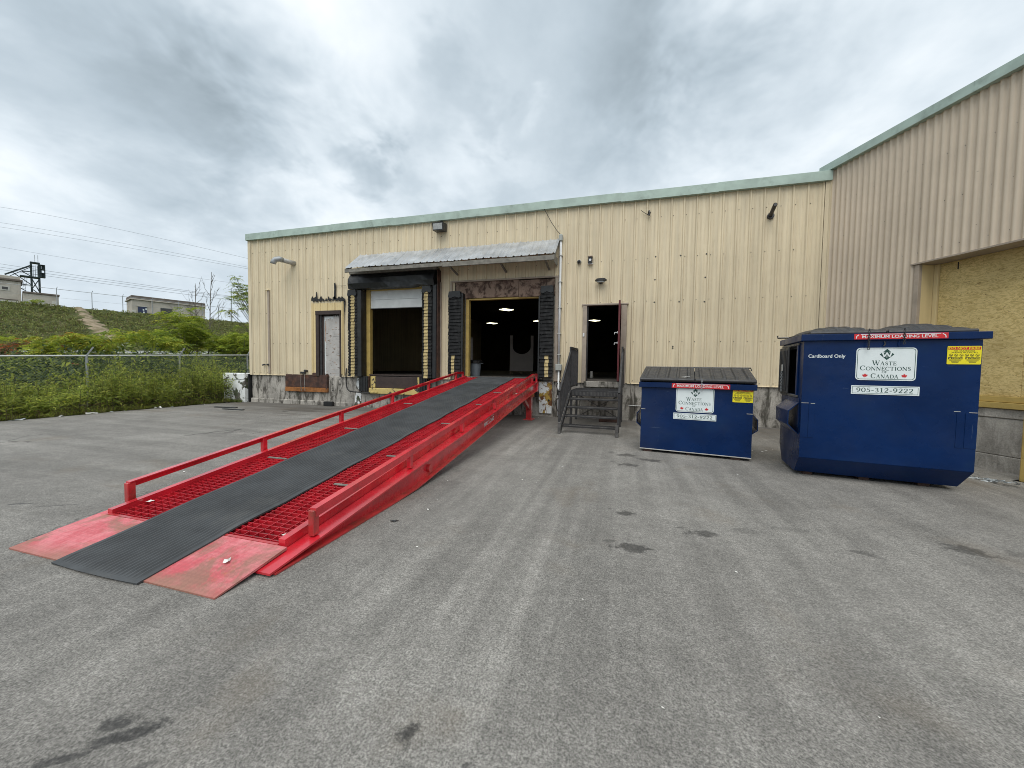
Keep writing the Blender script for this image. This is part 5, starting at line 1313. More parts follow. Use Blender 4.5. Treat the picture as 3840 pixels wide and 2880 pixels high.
# side hatch: steel frame, sliding black plastic door half open
MB().bevbox(-.020, .0, .20, .27, 1.17, 1.97, .004).build('hatch_post', 'navy', LB)
MB().bevbox(-.024, .0, .18, 1.12, 1.16, 1.195, .004).build('hatch_sill', 'steel_worn', LB)
MB().bevbox(-.024, .0, .18, 1.12, 1.94, 1.975, .004).build('hatch_head', 'steel_worn', LB)
mb = MB().bevbox(-.050, -.026, .60, 1.14, 1.20, 1.935, .008)
for k in range(6): mb.bevbox(-.064, -.0505, .66 + .08 * k, .69 + .08 * k, 1.24, 1.89, .005)
hd = mb.build('hatch_door', 'black_plastic', LB)
MB().bevbox(-.075, -.051, .83, .89, 1.55, 1.66, .005).build('door_tag', 'pipe_grey', hd)
m = MB(); chain(m, -.072, .86, 1.22, 1.55); m.build('chain', 'galv_post', LB)
MB().bevbox(-.008, .0, .08, .98, .72, 1.155, .003).build('pocket_plate', 'navy', LB)
sleeve(LB, -.0, -1, .10, .82, [(0, 1.10), (.135, .965), (.135, .755), (0, .62)])
for (x0, x1, z0, z1) in ((.0, .085, .60, 1.09), (.092, .16, .60, 1.085), (1.63, 1.70, .60, 1.06), (1.71, 1.822, .60, 1.05)):
    MB().bevbox(x0, x1, -.0045, -.0003, z0, z1, .001).build('brace_plate', 'navy', LB)
for x0, x1, z in ((.0, .085, 1.094), (.11, .16, 1.09), (1.60, 1.66, 1.062), (1.74, 1.815, 1.055)): MB().box(x0, x1, -.0055, -.0005, z, z + .007).build('weld_seam', 'pipe_grey', LB)
load_label(LB, .545, 1.484, 2.0, 2.074, -.042)
company_sign(LB, .592, 1.216, 1.445, 1.886)
phone_sign(LB, .555, 1.260, 1.250, 1.370)
caution_label(LB, 1.502, 1.818 - .004, 1.670, 1.902)
m = MB(); sans(m, 'Cardboard Only', .056, 1.735, .42, .062, .016); onto(m, -.0015).build('lettering', 'sticker_white', LB)
for x in (.70, 1.06):
    m = MB(); chain(m, x, -.056, 1.86 if x < 1 else 1.93, 2.14); m.build('chain', 'dark_metal', LB)
MB().box(1.02, 1.034, -.014, -.001, 1.905, 1.98).build('hook', 'navy', LB)
MB().tube([(.88, -.01, 1.97), (.885, -.02, 1.93), (.87, -.02, 1.91)], .008, 6).build('hook', 'dark_metal', LB)

# ------------------------------------------------------------------ steel stairs
ST = thing('steel_stairs', 'dark steel stairs with barred side guards up to the open man door', 'stairs', (-.575, -.10, 0), -.036)
# local: x -0.64 .. 0.64, y from 0 (wall) to about -2.9
hx = .635
def tread(y, z, d=.26):
    mb = MB()
    for k in range(7): mb.box(-hx + .01, hx - .01, y + k * d / 7, y + k * d / 7 + .006, z - .028, z)
    for k in range(14): mb.box(-hx + .01 + k * .0965, -hx + .016 + k * .0965, y, y + d - .02, z - .018, z - .002)
    mb.bevbox(-hx + .01, hx - .01, y - .03, y - .002, z - .045, z + .003, .004)
    return mb
TR = [(-1.76, .765), (-2.08, .575), (-2.40, .385), (-2.70, .185)]
for y, z in TR: tread(y, z).build('tread', 'steel_dark', ST); 
for y, z in TR: MB().bevbox(-hx + .012, hx - .012, y - .034, y - .031, z - .012, z + .004, .001).build('nosing', 'steel_worn', ST)
mb = MB()
for k in range(40): mb.box(-hx, hx, -1.38 + k * .034, -1.374 + k * .034, .925, .955)
for k in range(14): mb.box(-hx + k * .0965, -hx + .006 + k * .0965, -1.39, -.02, .935, .953)
mb.build('landing_grating', 'steel_dark', ST)
MB().bevbox(-hx, hx, -1.42, -1.39, .80, .958, .005).build('landing_beam', 'steel_dark', ST)
mb = MB()
for k in range(34): mb.box(-hx + .03 + k * .037, -hx + .042 + k * .037, -1.415, -1.423, .82, .92)
struct(mb.build('landing_bar', 'steel_worn', ST), 'stuff')
for s in (-1, 1):
    x = s * (hx + .02)
    MB().bevbox(x - .02, x + .02, -1.40, -.02, .80, .95, .005).build('side_beam', 'steel_dark', ST)
    MB().bar((x, -2.90, .02), (x, -1.38, .90), .035, .13).build('stringer', 'steel_dark', ST)
    MB().bevbox(x - .035, x + .035, -2.95, -2.85, .0, .27, .005).build('foot', 'steel_worn', ST)
    MB().bevbox(x - .03, x + .03, -1.28, -1.22, .0, .80, .005).build('leg', 'steel_dark', ST)
    MB().bevbox(x - .03, x + .03, -.24, -.18, .0, .80, .005).build('leg', 'steel_dark', ST)
    # guard: sloped rail, post, level rail and close bars
    xg = s * (hx + .045)
    gd = MB().bar((xg, -2.86, .99), (xg, -1.36, 1.99), .045, .05).bar((xg, -1.36, 2.11), (xg, -.03, 2.13), .045, .05).bevbox(xg - .0225, xg + .0225, -1.39, -1.34, .85, 2.13, .004).bevbox(xg - .0225, xg + .0225, -2.865, -2.82, .1, .985, .004).bevbox(xg - .0225, xg + .0225, -.07, -.02, 1.0, 2.11, .004).bar((xg, -1.36, 1.04), (xg, -.03, 1.05), .03, .04).build('guard_frame', 'steel_dark', ST)
    for k in range(11):
        y = -1.30 + k * .113; MB().box(xg - .008, xg + .008, y, y + .026, 1.05, 2.09).build('guard_bar', 'steel_dark', gd)
    for k in range(12):
        y = -2.76 + k * .118; z0 = .12 + (y + 2.9) * .58; MB().box(xg - .008, xg + .008, y, y + .026, z0, .97 + (y + 2.86) * .667).build('guard_bar', 'steel_dark', gd)
    MB().bar((-s * (hx - .05), -.35, .76), (s * (hx - .05), -.35, .12), .018, .018).build('cross_brace', 'steel_dark', ST)
MB().bevbox(-hx + .3, hx - .02, -1.0, -.95, .84, .92, .004).build('rusty_angle', 'rust_orange', ST)
# bits lying under the stairs
o = MB().bevbox(-.55, .0, -.62, -.40, .0, .10, .01).build('timber_block', 'rust'); tag(o, 'rusty timber length lying under the steel stairs', 'timber')

# ------------------------------------------------------------------ inside the docks
for (x, y, z, lab) in ((-7.35, 12.3, 5.38, 'brightest ceiling light seen through the right dock'), (-10.87, 19.6, 5.39, 'faint far ceiling light at the left through the right dock'), (-6.51, 18.8, 5.39, 'ceiling light half hidden by the right dock pad'), (-2.11, 20.0, 5.5, 'ceiling light seen through the open man door')):
    cl = thing('ceiling_light', lab, 'ceiling light', (x, y, z), .9, 'lit ceiling lights inside')
    MB().bevbox(-.42, .42, -.30, .30, .0, .09, .01).build('housing', 'white_panel', cl)
    for k in range(4): MB().bevbox(-.39, .39, -.26 + .155 * k - .04, -.26 + .155 * k + .04, -.035, -.002, .008).build('tube', 'lamp_on', cl)
    MB().tube([(0, 0, .09), (0, 0, .95)], .01, 5).build('hanger', 'dark_metal', cl)
up_ = thing('cutout_panel', 'cream panel with a deep round cut-out standing on a pallet indoors', 'panel', (-5.03, 7.6, 1.21), .27)
U = [(-.62, .0), (.62, .0), (.62, 1.88), (.475, 1.88)] + [(.475 * math.cos(a), 1.30 - .40 * math.sin(a)) for a in np.linspace(.0, math.pi, 16)] + [(-.475, 1.88), (-.62, 1.88)]
me = MB().prism([(x, z + .15) for x, z in U], -.03, .03).mesh('board', 'cream_panel'); fix_normals(me); link('board', me, up_)
pt = thing('pallet', 'low wooden pallet under the cream cut-out panel', 'pallet', (-5.03, 7.6, 1.21), .27)
for y in (-.40, -.2, 0, .2, .40): MB().box(-.62, .62, y - .06, y + .06, .115, .14).build('deck_board', 'wood', pt)
for x in (-.56, 0, .56): MB().box(x - .05, x + .05, -.46, .46, .0, .114).build('bearer', 'wood', pt)
gb = thing('grey_dustbin', 'grey plastic dustbin lined with a black bag just inside the dock', 'dustbin', (-5.02, .95, 1.21))
mb = MB(); n = 20
rings = []
for (r, z) in ((.165, 0), (.205, .50), (.225, .50), (.228, .535), (.205, .535), (.20, .40)):
    rings.append([(r * math.cos(2 * math.pi * j / n), r * math.sin(2 * math.pi * j / n), z) for j in range(n)])
mb.add([v for r in rings for v in r], [(i * n + j, i * n + (j + 1) % n, (i + 1) * n + (j + 1) % n, (i + 1) * n + j) for i in range(len(rings) - 1) for j in range(n)]); mb.add(rings[0], [tuple(range(n))[::-1]])
mb.build('bin_body', 'grey_bin', gb, smooth=False)
mb = MB(); R = []
for (r, z) in ((.231, .46), (.24, .545), (.20, .57), (.10, .54), (.02, .52)):
    R.append([(r * (1 + .06 * random.random()) * math.cos(2 * math.pi * j / n), r * (1 + .06 * random.random()) * math.sin(2 * math.pi * j / n), z + .02 * random.random()) for j in range(n)])
mb.add([v for r in R for v in r], [(i * n + j, i * n + (j + 1) % n, (i + 1) * n + (j + 1) % n, (i + 1) * n + j) for i in range(4) for j in range(n)]); mb.build('bin_bag', 'bag', gb)
MB().bevbox(.20, .285, -.05, .05, .45, .475, .008).build('handle', 'grey_bin', gb)
wp = MB().bevbox(-6.99, -6.77, 5.0, 5.06, 1.23, 2.95, .005).build('leaning_board', 'cream_panel'); tag(wp, 'pale board standing indoors behind the grey dustbin', 'board')
for (a, b) in (((-7.9, 2.6, 3.3), (-5.9, 2.9, 1.6)), ((-7.8, 2.8, 1.4), (-6.2, 2.7, 3.2))): MB().bar(a, b, .10, .10).build('cross_brace', 'brown_steel', WH, True)
bl = MB().tube([(-.92, 1.2, 1.222), (-.92, 1.2, 1.36), (-.92, 1.2, 1.40), (-.92, 1.2, 1.46)], .05, 10).build('spray_bottle', 'pipe_grey'); tag(bl, 'small pale bottle on the floor just inside the open man door', 'bottle')

# ------------------------------------------------------------------ white stub wall at the corner
rw = thing('stub_wall', 'low concrete stub wall in peeling white paint at the warehouse corner', 'wall', (-15.0, 0, 0))
MB().bevbox(-15.56, -14.437, -.26, .35, -.1, .895, .015).build('wall_block', 'white_block', rw, True)
MB().bevbox(-15.58, -14.43, -.275, .36, .90, 1.16, .02).build('coping', 'white_block', rw, True)
MB().bevbox(-14.434, -14.408, -.12, .3, -.1, 1.14, .01).build('joint_filler', 'black_foam', rw, True)

# ------------------------------------------------------------------ chain-link fence
FX = -17.5
def ftop(y): return 1.745 + .0375 * (y + 3.42) if y > -9 else 1.535
FE = thing('chain_link_fence', 'galvanised chain link fence with a white top rail behind the weeds', 'fence', (FX, -2, 0))
MB().tube([(FX, y, ftop(y)) for y in np.linspace(-9.0, 8, 12)], .024, 8).build('top_rail', 'white_pvc', FE, True)
for y in (-9.08, -6.25, -3.42, -.59, 2.36, 5.2):
    MB().tube([(FX, y, -.1), (FX, y, ftop(y) + .03)], .036, 8).build('post', 'galv_post', FE, True)
    MB().bar((FX, y, ftop(y) + .0), (FX + .04, y - .06 + .22, ftop(y) + .30), .022, .040).build('barb_arm', 'galv_post', FE, True)
mb = MB(); step = .085
def wires(sg):
    H = 1.75
    for k in range(int((17 + H) / step)):
        y0 = -9.0 + k * step
        a = (y0, .02) if sg > 0 else (y0, ftop(y0) - .02)
        pts = []
        if sg > 0: b = (y0 - H, .02 + H)
        else: b = (y0 - H, ftop(y0) - .02 - H)
        (ya, za), (yb, zb) = a, b
        if yb < -9.0:
            f = (ya + 9.0) / (ya - yb); yb, zb = -9.0, za + (zb - za) * f
        if zb > ftop(yb) - .02: f = (ftop(yb) - .02 - za) / (zb - za); yb, zb = ya + (yb - ya) * f, za + (zb - za) * f
        if ya - yb < .05: continue
        mb.bar((FX + .006 * sg, ya, za), (FX + .006 * sg, yb, zb), .0036, .0036, (1, 0, 0))
wires(1); wires(-1)
mb.build('wire_mesh', 'fence_wire', FE, True)

# ------------------------------------------------------------------ foliage
def unit(v): return v / np.maximum(np.linalg.norm(v, axis=-1, keepdims=True), 1e-9)
def leaves(base, d, L, W, droop=.25, rng=rng):
    """kite leaves: base points, directions, lengths, widths -> (V, F)"""
    n = len(base); d = unit(d)
    ref = np.tile([0, 0, 1.0], (n, 1)) + rng.normal(0, .35, (n, 3)); s = unit(np.cross(d, ref)); 
    L = L[:, None]; W = W[:, None]
    tip = base + d * L; tip[:, 2] -= droop * L[:, 0]
    mid = base + d * L * .45; mid[:, 2] += .03 * L[:, 0]
    V = np.stack([base, mid + s * W / 2, tip, mid - s * W / 2], 1).reshape(-1, 3)
    F = np.arange(n * 4).reshape(n, 4); return V, F
def merge(parts):
    Vs, Fs, Ms, o = [], [], [], 0
    for V, F, m in parts:
        Vs.append(V); Fs.append(F + o); Ms.append(np.full(len(F), m)); o += len(V)
    return np.concatenate(Vs), np.concatenate(Fs), np.concatenate(Ms)
def stems(base, top, r):
    n = len(base); d = unit(top - base); a = unit(np.cross(d, np.array([[.3, 1, .1]]))); b = np.cross(d, a)
    ang = [0, 2.094, 4.189]; ring0 = [base + (a * math.cos(t) + b * math.sin(t)) * r for t in ang]; ring1 = [top + (a * math.cos(t) + b * math.sin(t)) * r * .5 for t in ang]
    V = np.stack(ring0 + ring1, 1).reshape(-1, 3); o = np.arange(n)[:, None] * 6
    F = np.concatenate([o + np.array([[j, (j + 1) % 3, 3 + (j + 1) % 3, 3 + j]]) for j in range(3)]); return V, F
def weed_patch(n, xr, yr, hfun, leafL, per, mats, shy=None, spread=1.0):
    x = rng.uniform(*xr, n); y = rng.uniform(*yr, n); h = hfun(x, y) * rng.uniform(.62, 1.12, n)
    base = np.stack([x, y, np.zeros(n) - .03], 1); lean = rng.normal(0, .10, (n, 2)) * h[:, None]
    top = base + np.concatenate([lean, h[:, None]], 1)
    parts = [(*stems(base, top, .006 * np.ones((n, 1))), 1)]
    t = rng.beta(1.7, 1.0, (n, per)) * .93 + .07
    b = base[:, None] + (top - base)[:, None] * t[..., None]
    az = rng.uniform(0, 2 * math.pi, (n, per)); el = rng.uniform(.05, .95, (n, per)) + .5 * (t > .9)
    d = np.stack([np.cos(az) * np.cos(el), np.sin(az) * np.cos(el), np.sin(el)], -1)
    L = leafL * rng.uniform(.6, 1.25, (n, per)) * (1.15 - .55 * t) * spread
    Wd = L * rng.uniform(.16, .26, (n, per))
    # the youngest top leaves are paler, a few lower ones withered
    mi = np.where(t > .88, 2, 0); mi = np.where((t < .32) & (rng.random((n, per)) < .35), 3, mi)
    V, F = leaves(b.reshape(-1, 3), d.reshape(-1, 3), L.ravel(), Wd.ravel(), .35)
    Vs, Fs, Ms = merge(parts + [(V, F, 0)]); Ms[-n * per:] = mi.ravel()
    return arrays_mesh('weeds', Vs, Fs, mats, Ms)
hw = lambda x, y: np.clip(1.46 + .10 * (y + 1.2), 1.0, 1.60) * np.clip(.62 + .30 * (-14.95 - x), .5, 1.0) * (1 + .16 * np.sin(y * 2.1 + x) + .10 * np.sin(y * 5.3 - x * 3))
wm = ['leaf_weed', 'stem', 'leaf_yellow', 'leaf_dry']
o = link('weeds', weed_patch(860, (-17.3, -15.0), (-10.5, .9), hw, .215, 40, ['leaf_weed', 'stem', 'leaf_tip', 'leaf_dry'])); struct(o, 'stuff'); tag(o, 'tall goldenrod weeds along the left edge of the asphalt', 'weeds')
# low grass tufts where the asphalt ends
def tufts(n, xr, yr, L, mats):
    x = rng.uniform(*xr, n); y = rng.uniform(*yr, n); per = 9
    b = np.repeat(np.stack([x, y, np.zeros(n) - .01], 1), per, 0) + rng.normal(0, .025, (n * per, 3)) * [1, 1, 0]
    az = rng.uniform(0, 6.28, n * per); el = rng.uniform(.5, 1.4, n * per)
    d = np.stack([np.cos(az) * np.cos(el), np.sin(az) * np.cos(el), np.sin(el)], -1)
    V, F = leaves(b, d, L * rng.uniform(.5, 1.3, n * per), .012 * np.ones(n * per), .3); return arrays_mesh('grass', V, F, mats, (rng.random(len(F)) < .3).astype(int))
o = link('grass', tufts(900, (-15.6, -14.98), (-10.5, .2), .26, ['leaf_weed', 'leaf_dry'])); struct(o, 'stuff'); tag(o, 'short dry grass at the edge of the asphalt', 'grass')
o = link('grass', tufts(60, (-15.4, -14.5), (-.42, -.27), .18, ['leaf_dark', 'leaf_weed'])); struct(o, 'stuff'); tag(o, 'small weeds growing at the foot of the white stub wall', 'grass')
# rough grass standing on the embankment
n = 10000; tt = rng.uniform(-14, 48, n); dd_ = rng.uniform(.2, 30, n)
gx_, gy_ = CA[0] + CD[0] * tt + CN[0] * dd_, CA[1] + CD[1] * tt + CN[1] * dd_
off = np.abs(tt - (8.8 + 1.8 * (dd_ / 23) ** 2)); keep = off > .7 + .9 * dd_ / 23; gx_, gy_ = gx_[keep], gy_[keep]; n = len(gx_)
b = np.repeat(np.stack([gx_, gy_, hill_z(gx_, gy_)], 1), 5, 0) + rng.normal(0, .10, (n * 5, 3)) * [1, 1, 0]
az = rng.uniform(0, 6.28, n * 5); el = rng.uniform(.5, 1.4, n * 5); d = np.stack([np.cos(az) * np.cos(el), np.sin(az) * np.cos(el), np.sin(el)], -1)
clump = .6 + .5 * np.sin(b[:, 0] * .7) * np.sin(b[:, 1] * .6 + 1)
V, F = leaves(b, d, (.30 + .25 * rng.random(n * 5)) * (.7 + clump), .11 * np.ones(n * 5), .35)
o = link('grass', arrays_mesh('grass', V, F, ['leaf_bank', 'leaf_dry'], (rng.random(len(F)) < .16).astype(int))); struct(o, 'stuff'); tag(o, 'rough grass covering the slope of the embankment', 'grass')
# tangle behind the fence
def tangle(n, xr, yr, hfun, per, L, mats, zf=None):
    x = rng.uniform(*xr, n); y = rng.uniform(*yr, n); g = hill_z(x, y); h = hfun(x, y) * rng.uniform(.5, 1.1, n)
    c = np.stack([x, y, g], 1)
    u = rng.normal(0, 1, (n, per, 3)); u = unit(u) * rng.uniform(.3, 1, (n, per, 1)) ** .5
    b = c[:, None] + u * np.stack([h * .55, h * .55, h * .52], 1)[:, None] + np.stack([0 * h, 0 * h, h * .5], 1)[:, None]
    d = u + rng.normal(0, .5, u.shape) + [0, 0, .15]
    LL = L * rng.uniform(.6, 1.3, (n, per)); V, F = leaves(b.reshape(-1, 3), d.reshape(-1, 3), LL.ravel(), LL.ravel() * rng.uniform(.28, .5, n * per), .3)
    return arrays_mesh('undergrowth', V, F, mats, (rng.random(len(F)) < .22).astype(int))
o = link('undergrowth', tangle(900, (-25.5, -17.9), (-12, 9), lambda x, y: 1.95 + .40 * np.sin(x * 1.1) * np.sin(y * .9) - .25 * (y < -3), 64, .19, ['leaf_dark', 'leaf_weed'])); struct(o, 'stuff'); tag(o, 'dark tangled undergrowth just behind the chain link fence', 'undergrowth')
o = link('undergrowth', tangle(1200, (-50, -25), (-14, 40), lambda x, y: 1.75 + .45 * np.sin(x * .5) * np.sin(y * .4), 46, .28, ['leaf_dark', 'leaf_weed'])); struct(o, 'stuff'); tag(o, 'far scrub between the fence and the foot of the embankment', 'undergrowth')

# shrubs and trees with feathered leaves
def frond_set(origin, az, tilt, length, npair, leafL, mats_idx):
    """pinnate fronds: arrays of origin, azimuth, tilt -> leaves"""
    m = len(origin); k = npair
    s = np.linspace(.22, 1.0, k)[None, :, None]
    hdir = np.stack([np.cos(az), np.sin(az), np.zeros(m)], 1)
    rise = np.sin(tilt)[:, None, None]; run = np.cos(tilt)[:, None, None]
    L = length[:, None, None]
    pts = origin[:, None] + hdir[:, None] * L * run * s + np.array([0, 0, 1.0]) * (L * (rise * s - .55 * s * s))
    side = np.stack([-np.sin(az), np.cos(az), np.zeros(m)], 1)[:, None]
    taper = (1.05 - .55 * s[..., 0])
    out = []
    for sg in (-1, 1):
        d = hdir[:, None] * .55 + side * sg + np.array([0, 0, -.15]); d = np.broadcast_to(d, pts.shape) + rng.normal(0, .14, pts.shape)
        ll = np.broadcast_to(leafL[:, None] * taper, pts.shape[:2]) * rng.uniform(.8, 1.15, pts.shape[:2])
        out.append((pts.reshape(-1, 3), d.reshape(-1, 3), ll.ravel(), np.repeat(mats_idx, k)))
    B = np.concatenate([o[0] for o in out]); Dd = np.concatenate([o[1] for o in out]); LL = np.concatenate([o[2] for o in out]); Mi = np.concatenate([o[3] for o in out])
    V, F = leaves(B, Dd, LL, LL * .30, .22); return V, F, Mi
def feather_tree(name, label, cat, base, crown_c, rad, ntips, fr, mats, group=None, frond=.62, leafL=.16, npair=8, trunks=1, acc=.0, top_bias=.35, trunk_r=.05, acc_top=False, shell=.55):
    base = np.array(base, float); cc = np.array(crown_c, float); rad = np.array(rad, float)
    root = thing(name, label, cat, tuple(base), 0, group)
    u = unit(rng.normal(0, 1, (ntips, 3))); u[:, 2] = np.abs(u[:, 2]) * (1 if rng.random() < 2 else 1) - top_bias * rng.random(ntips) * 2
    r = rng.uniform(shell, 1.0, (ntips, 1)); lump = 1 + .22 * np.sin(u[:, :1] * 5 + base[0]) * np.sin(u[:, 1:2] * 4 + base[1])
    tips = cc + u * rad * r * lump
    # branches
    mb = MB(); fork = Vector(base + (cc - base) * .42)
    for t in range(trunks):
        off = Vector((rng.uniform(-.3, .3), rng.uniform(-.3, .3), 0)) if trunks > 1 else Vector((0, 0, 0))
        mb.tube([Vector(base) + off - Vector((0, 0, .1)), Vector(base).lerp(fork, .55) + off * .8 + Vector((.05, .03, 0)), fork + off * .5, Vector(cc)], trunk_r, 6, False, trunk_r * .4)
    for i in range(0, ntips, max(1, ntips // 26)):
        tp = Vector(tips[i]); mid = fork.lerp(tp, .5) + Vector((0, 0, -.08 * (tp - fork).length))
        mb.tube([fork.lerp(Vector(cc), rng.uniform(0, .8)), mid, tp], trunk_r * .33, 4, False, trunk_r * .12)
    mb.build('trunk', 'bark', root, True)
    O = np.repeat(tips, fr, 0) + rng.normal(0, .05, (ntips * fr, 3)); m = len(O)
    az = rng.uniform(0, 2 * math.pi, m); tilt = rng.uniform(-.15, .75, m)
    mi = np.zeros(m, int); q = rng.random(m)
    depth = np.repeat(((tips - cc) / rad)[:, 2], fr)
    if acc: 
        sel = np.repeat((rng.random(ntips) < acc) & (((tips - cc) / rad)[:, 2] > (.25 if acc_top else -9)), fr); mi = np.where(sel & (q < .8), 2, mi)
    mi = np.where((mi == 0) & (rng.random(m) < .34), 1, mi)
    V, F, Mi = frond_set(O, az, tilt, frond * rng.uniform(.7, 1.2, m), npair, leafL * rng.uniform(.8, 1.2, m), mi)
    me = arrays_mesh('crown', V - base, F, mats, Mi); link('crown', me, root)
    return root
def gz(x, y): return float(hill_z(np.array(x), np.array(y)))
feather_tree('sumac_shrub', 'sumac with red seed heads rising above the fence near the first post', 'shrub', (-33.3, 3.6, gz(-33.3, 3.6)), (-33.4, 3.65, 2.3), (1.9, 1.9, 1.35), 48, 7, ['leaf_tree', 'leaf_yellow', 'leaf_red'], 'sumac shrubs behind the fence', .95, .30, 8, 2, .12, .2, .05, True)
feather_tree('sumac_shrub', 'thin-stemmed spreading sumac with flat pale layers behind the middle fence bay', 'shrub', (-28.3, 5.1, gz(-28.3, 5.1)), (-29.4, 4.9, 2.7), (2.5, 2.5, 1.05), 62, 6, ['leaf_tree', 'leaf_tree_deep', 'leaf_yellow'], 'sumac shrubs behind the fence', .80, .24, 8, 1, .08, .2, .045)
feather_tree('leafy_tree', 'tallest yellow green tree, below the long pale building on the bank', 'tree', (-33.3, 10.0, gz(-33.3, 10)), (-33.5, 10.1, 3.6), (1.9, 1.9, 2.9), 130, 7, ['leaf_tree', 'leaf_tree_deep', 'leaf_yellow'], 'trees behind the fence', .8, .24, 8, 2, .06, .45, .09)
feather_tree('leafy_tree', 'dark green tree in the gap between the tallest tree and the warehouse', 'tree', (-31.0, 14.6, gz(-31, 14.6)), (-31.4, 14.6, 3.1), (2.9, 2.9, 2.2), 120, 7, ['leaf_tree_deep', 'leaf_tree', 'leaf_yellow'], 'trees behind the fence', .8, .24, 8, 2, .03, .4, .09)
feather_tree('leafy_tree', 'rounded green tree close beside the warehouse corner', 'tree', (-30.5, 12.4, gz(-30.5, 12.4)), (-30.9, 12.2, 2.9), (2.0, 2.0, 2.0), 95, 7, ['leaf_tree', 'leaf_tree_deep', 'leaf_yellow'], 'trees behind the fence', .75, .22, 8, 2, .05, .4, .07)
feather_tree('leafy_tree', 'tree of large bright leaves peeping out from behind the warehouse wall', 'tree', (-19.6, 7.2, 0), (-20.9, 5.4, 5.3), (1.25, 1.2, 1.5), 44, 6, ['leaf_tree_deep', 'leaf_tree', 'leaf_yellow'], None, .55, .17, 7, 1, .03, .5, .09)
feather_tree('sumac_shrub', 'low sumac with a red seed head in front of the dark tangle at far left', 'shrub', (-26.0, -1.8, gz(-26, -1.8)), (-26.1, -1.7, 1.05), (1.7, 1.7, .75), 26, 6, ['leaf_weed', 'leaf_tree', 'leaf_red'], 'sumac shrubs behind the fence', .65, .20, 8, 2, .10, .2, .04, True)
feather_tree('dry_shrub', 'orange brown shrub at the foot of the embankment', 'shrub', (-39.4, 4.1, gz(-39.4, 4.1)), (-39.4, 4.1, 2.35), (1.25, 1.25, .95), 26, 6, ['leaf_dry', 'leaf_red', 'leaf_yellow'], None, .7, .2, 7, 2, .1, .2, .04)
feather_tree('pale_shrub', 'pale yellow green bush at the extreme left below the embankment', 'shrub', (-43.5, 4.6, gz(-43.5, 4.6)), (-43.6, 4.6, 2.7), (2.0, 2.0, .85), 30, 6, ['leaf_tree', 'leaf_weed', 'leaf_yellow'], None, .9, .27, 7, 2, .1, .2, .05)
feather_tree('small_bush', 'lone bright bush on the grass bank below the annex', 'shrub', (-92.9, 26.8, gz(-92.9, 26.8)), (-92.9, 26.8, gz(-92.9, 26.8) + .7), (.9, .9, .6), 14, 5, ['leaf_tree', 'leaf_tree_deep', 'leaf_yellow'], None, .6, .3, 5, 1, 0, .2, .05)
def bare_tree(label, base, top, nb, spread, seed):
    rr = random.Random(seed); t = thing('bare_tree', label, 'tree', base, 0, 'bare saplings by the embankment')
    mb = MB(); b = Vector(base); tp = Vector(top); pts = [b, b.lerp(tp, .4) + Vector((.08, .05, 0)), b.lerp(tp, .75), tp]
    mb.tube(pts, .06, 6, False, .015); mb.build('trunk', 'bark', t, True)
    mb = MB()
    for i in range(nb):
        f = .3 + .65 * i / nb; p = b.lerp(tp, f); a = rr.uniform(0, 6.28); L = spread * (1.2 - f) * rr.uniform(.7, 1.2)
        q = p + Vector((math.cos(a) * L * .55, math.sin(a) * L * .55, L)); m = p.lerp(q, .5) + Vector((math.cos(a), math.sin(a), -.1)) * L * .14
        mb.tube([p, m, q], .022, 4, False, .007)
        for k in range(4):
            s = m.lerp(q, rr.random()); a2 = a + rr.uniform(-1.2, 1.2); l2 = L * rr.uniform(.2, .45)
            mb.tube([s, s + Vector((math.cos(a2) * l2 * .6, math.sin(a2) * l2 * .6, l2))], .010, 3, False, .004)
    mb.build('branch', 'bark', t, True)
bare_tree('shorter bushy bare sapling standing behind the tallest green tree', (-36.6, 13.0, gz(-36.6, 13)), (-37.0, 13.3, 8.7), 16, 3.0, 3)
bare_tree('taller bare sapling, the one nearer the warehouse wall', (-33.9, 11.9, gz(-33.9, 11.9)), (-33.6, 12.3, 9.3), 15, 2.6, 5)

# ------------------------------------------------------------------ on the embankment
CANG = math.atan2(CD[1], CD[0])
def at_crest(s, back, z=0): 
    q = CA + CD * s - CN * back; return (q[0], q[1], 11.0 + z)
def sc(x, y): return float((np.array([x, y]) - CA) @ CD)
# local frame of the crest: x along it (towards the warehouse), y away from the yard
def crest_thing(name, label, cat, s, back, group=None): return thing(name, label, cat, at_crest(s, back), CANG, group)
ba = crest_thing('bank_building', 'pale block building with a dark cornice at the left end of the embankment', 'building', sc(-100.7, 28.3), 6)
MB().bevbox(-14, 0, 0, 6, -.3, 4.2, .05).build('wall', 'hill_concrete', ba)
MB().bevbox(-14, .25, -.25, 6, 4.2, 4.55, .05).build('cornice', 'hill_concrete_dark', ba)
MB().bevbox(-14, .0, -.0, 6, 4.551, 5.05, .05).build('parapet', 'hill_concrete', ba)
MB().bevbox(-2.15, -1.15, -.06, -.0, 2.45, 3.25, .02).build('vent_frame', 'hill_patch', ba)
MB().bevbox(-1.95, -1.35, -.09, -.061, 2.65, 3.08, .01).build('vent_louver', 'dark_window', ba)
MB().bevbox(-.30, .02, -.05, -.0, .0, 4.18, .03).build('pilaster', 'hill_concrete', ba)
MB().bevbox(-14, -.35, -.05, 0, .0, .75, .02).build('plinth', 'hill_patch', ba)
MB().bevbox(-14, -.35, -.10, -.001, .95, 1.05, .02).build('string_course', 'hill_concrete_dark', ba)
an = crest_thing('bank_annex', 'lower pale annex with whitish blocked openings beside the left building', 'building', sc(-99.79, 27.9), 5)
MB().bevbox(0.2, 4.2, .0, 5, -.3, 2.25, .04).build('wall', 'hill_concrete', an)
MB().bevbox(.2, 4.32, -.15, 5, 2.25, 2.55, .04).build('cornice', 'hill_concrete_dark', an)
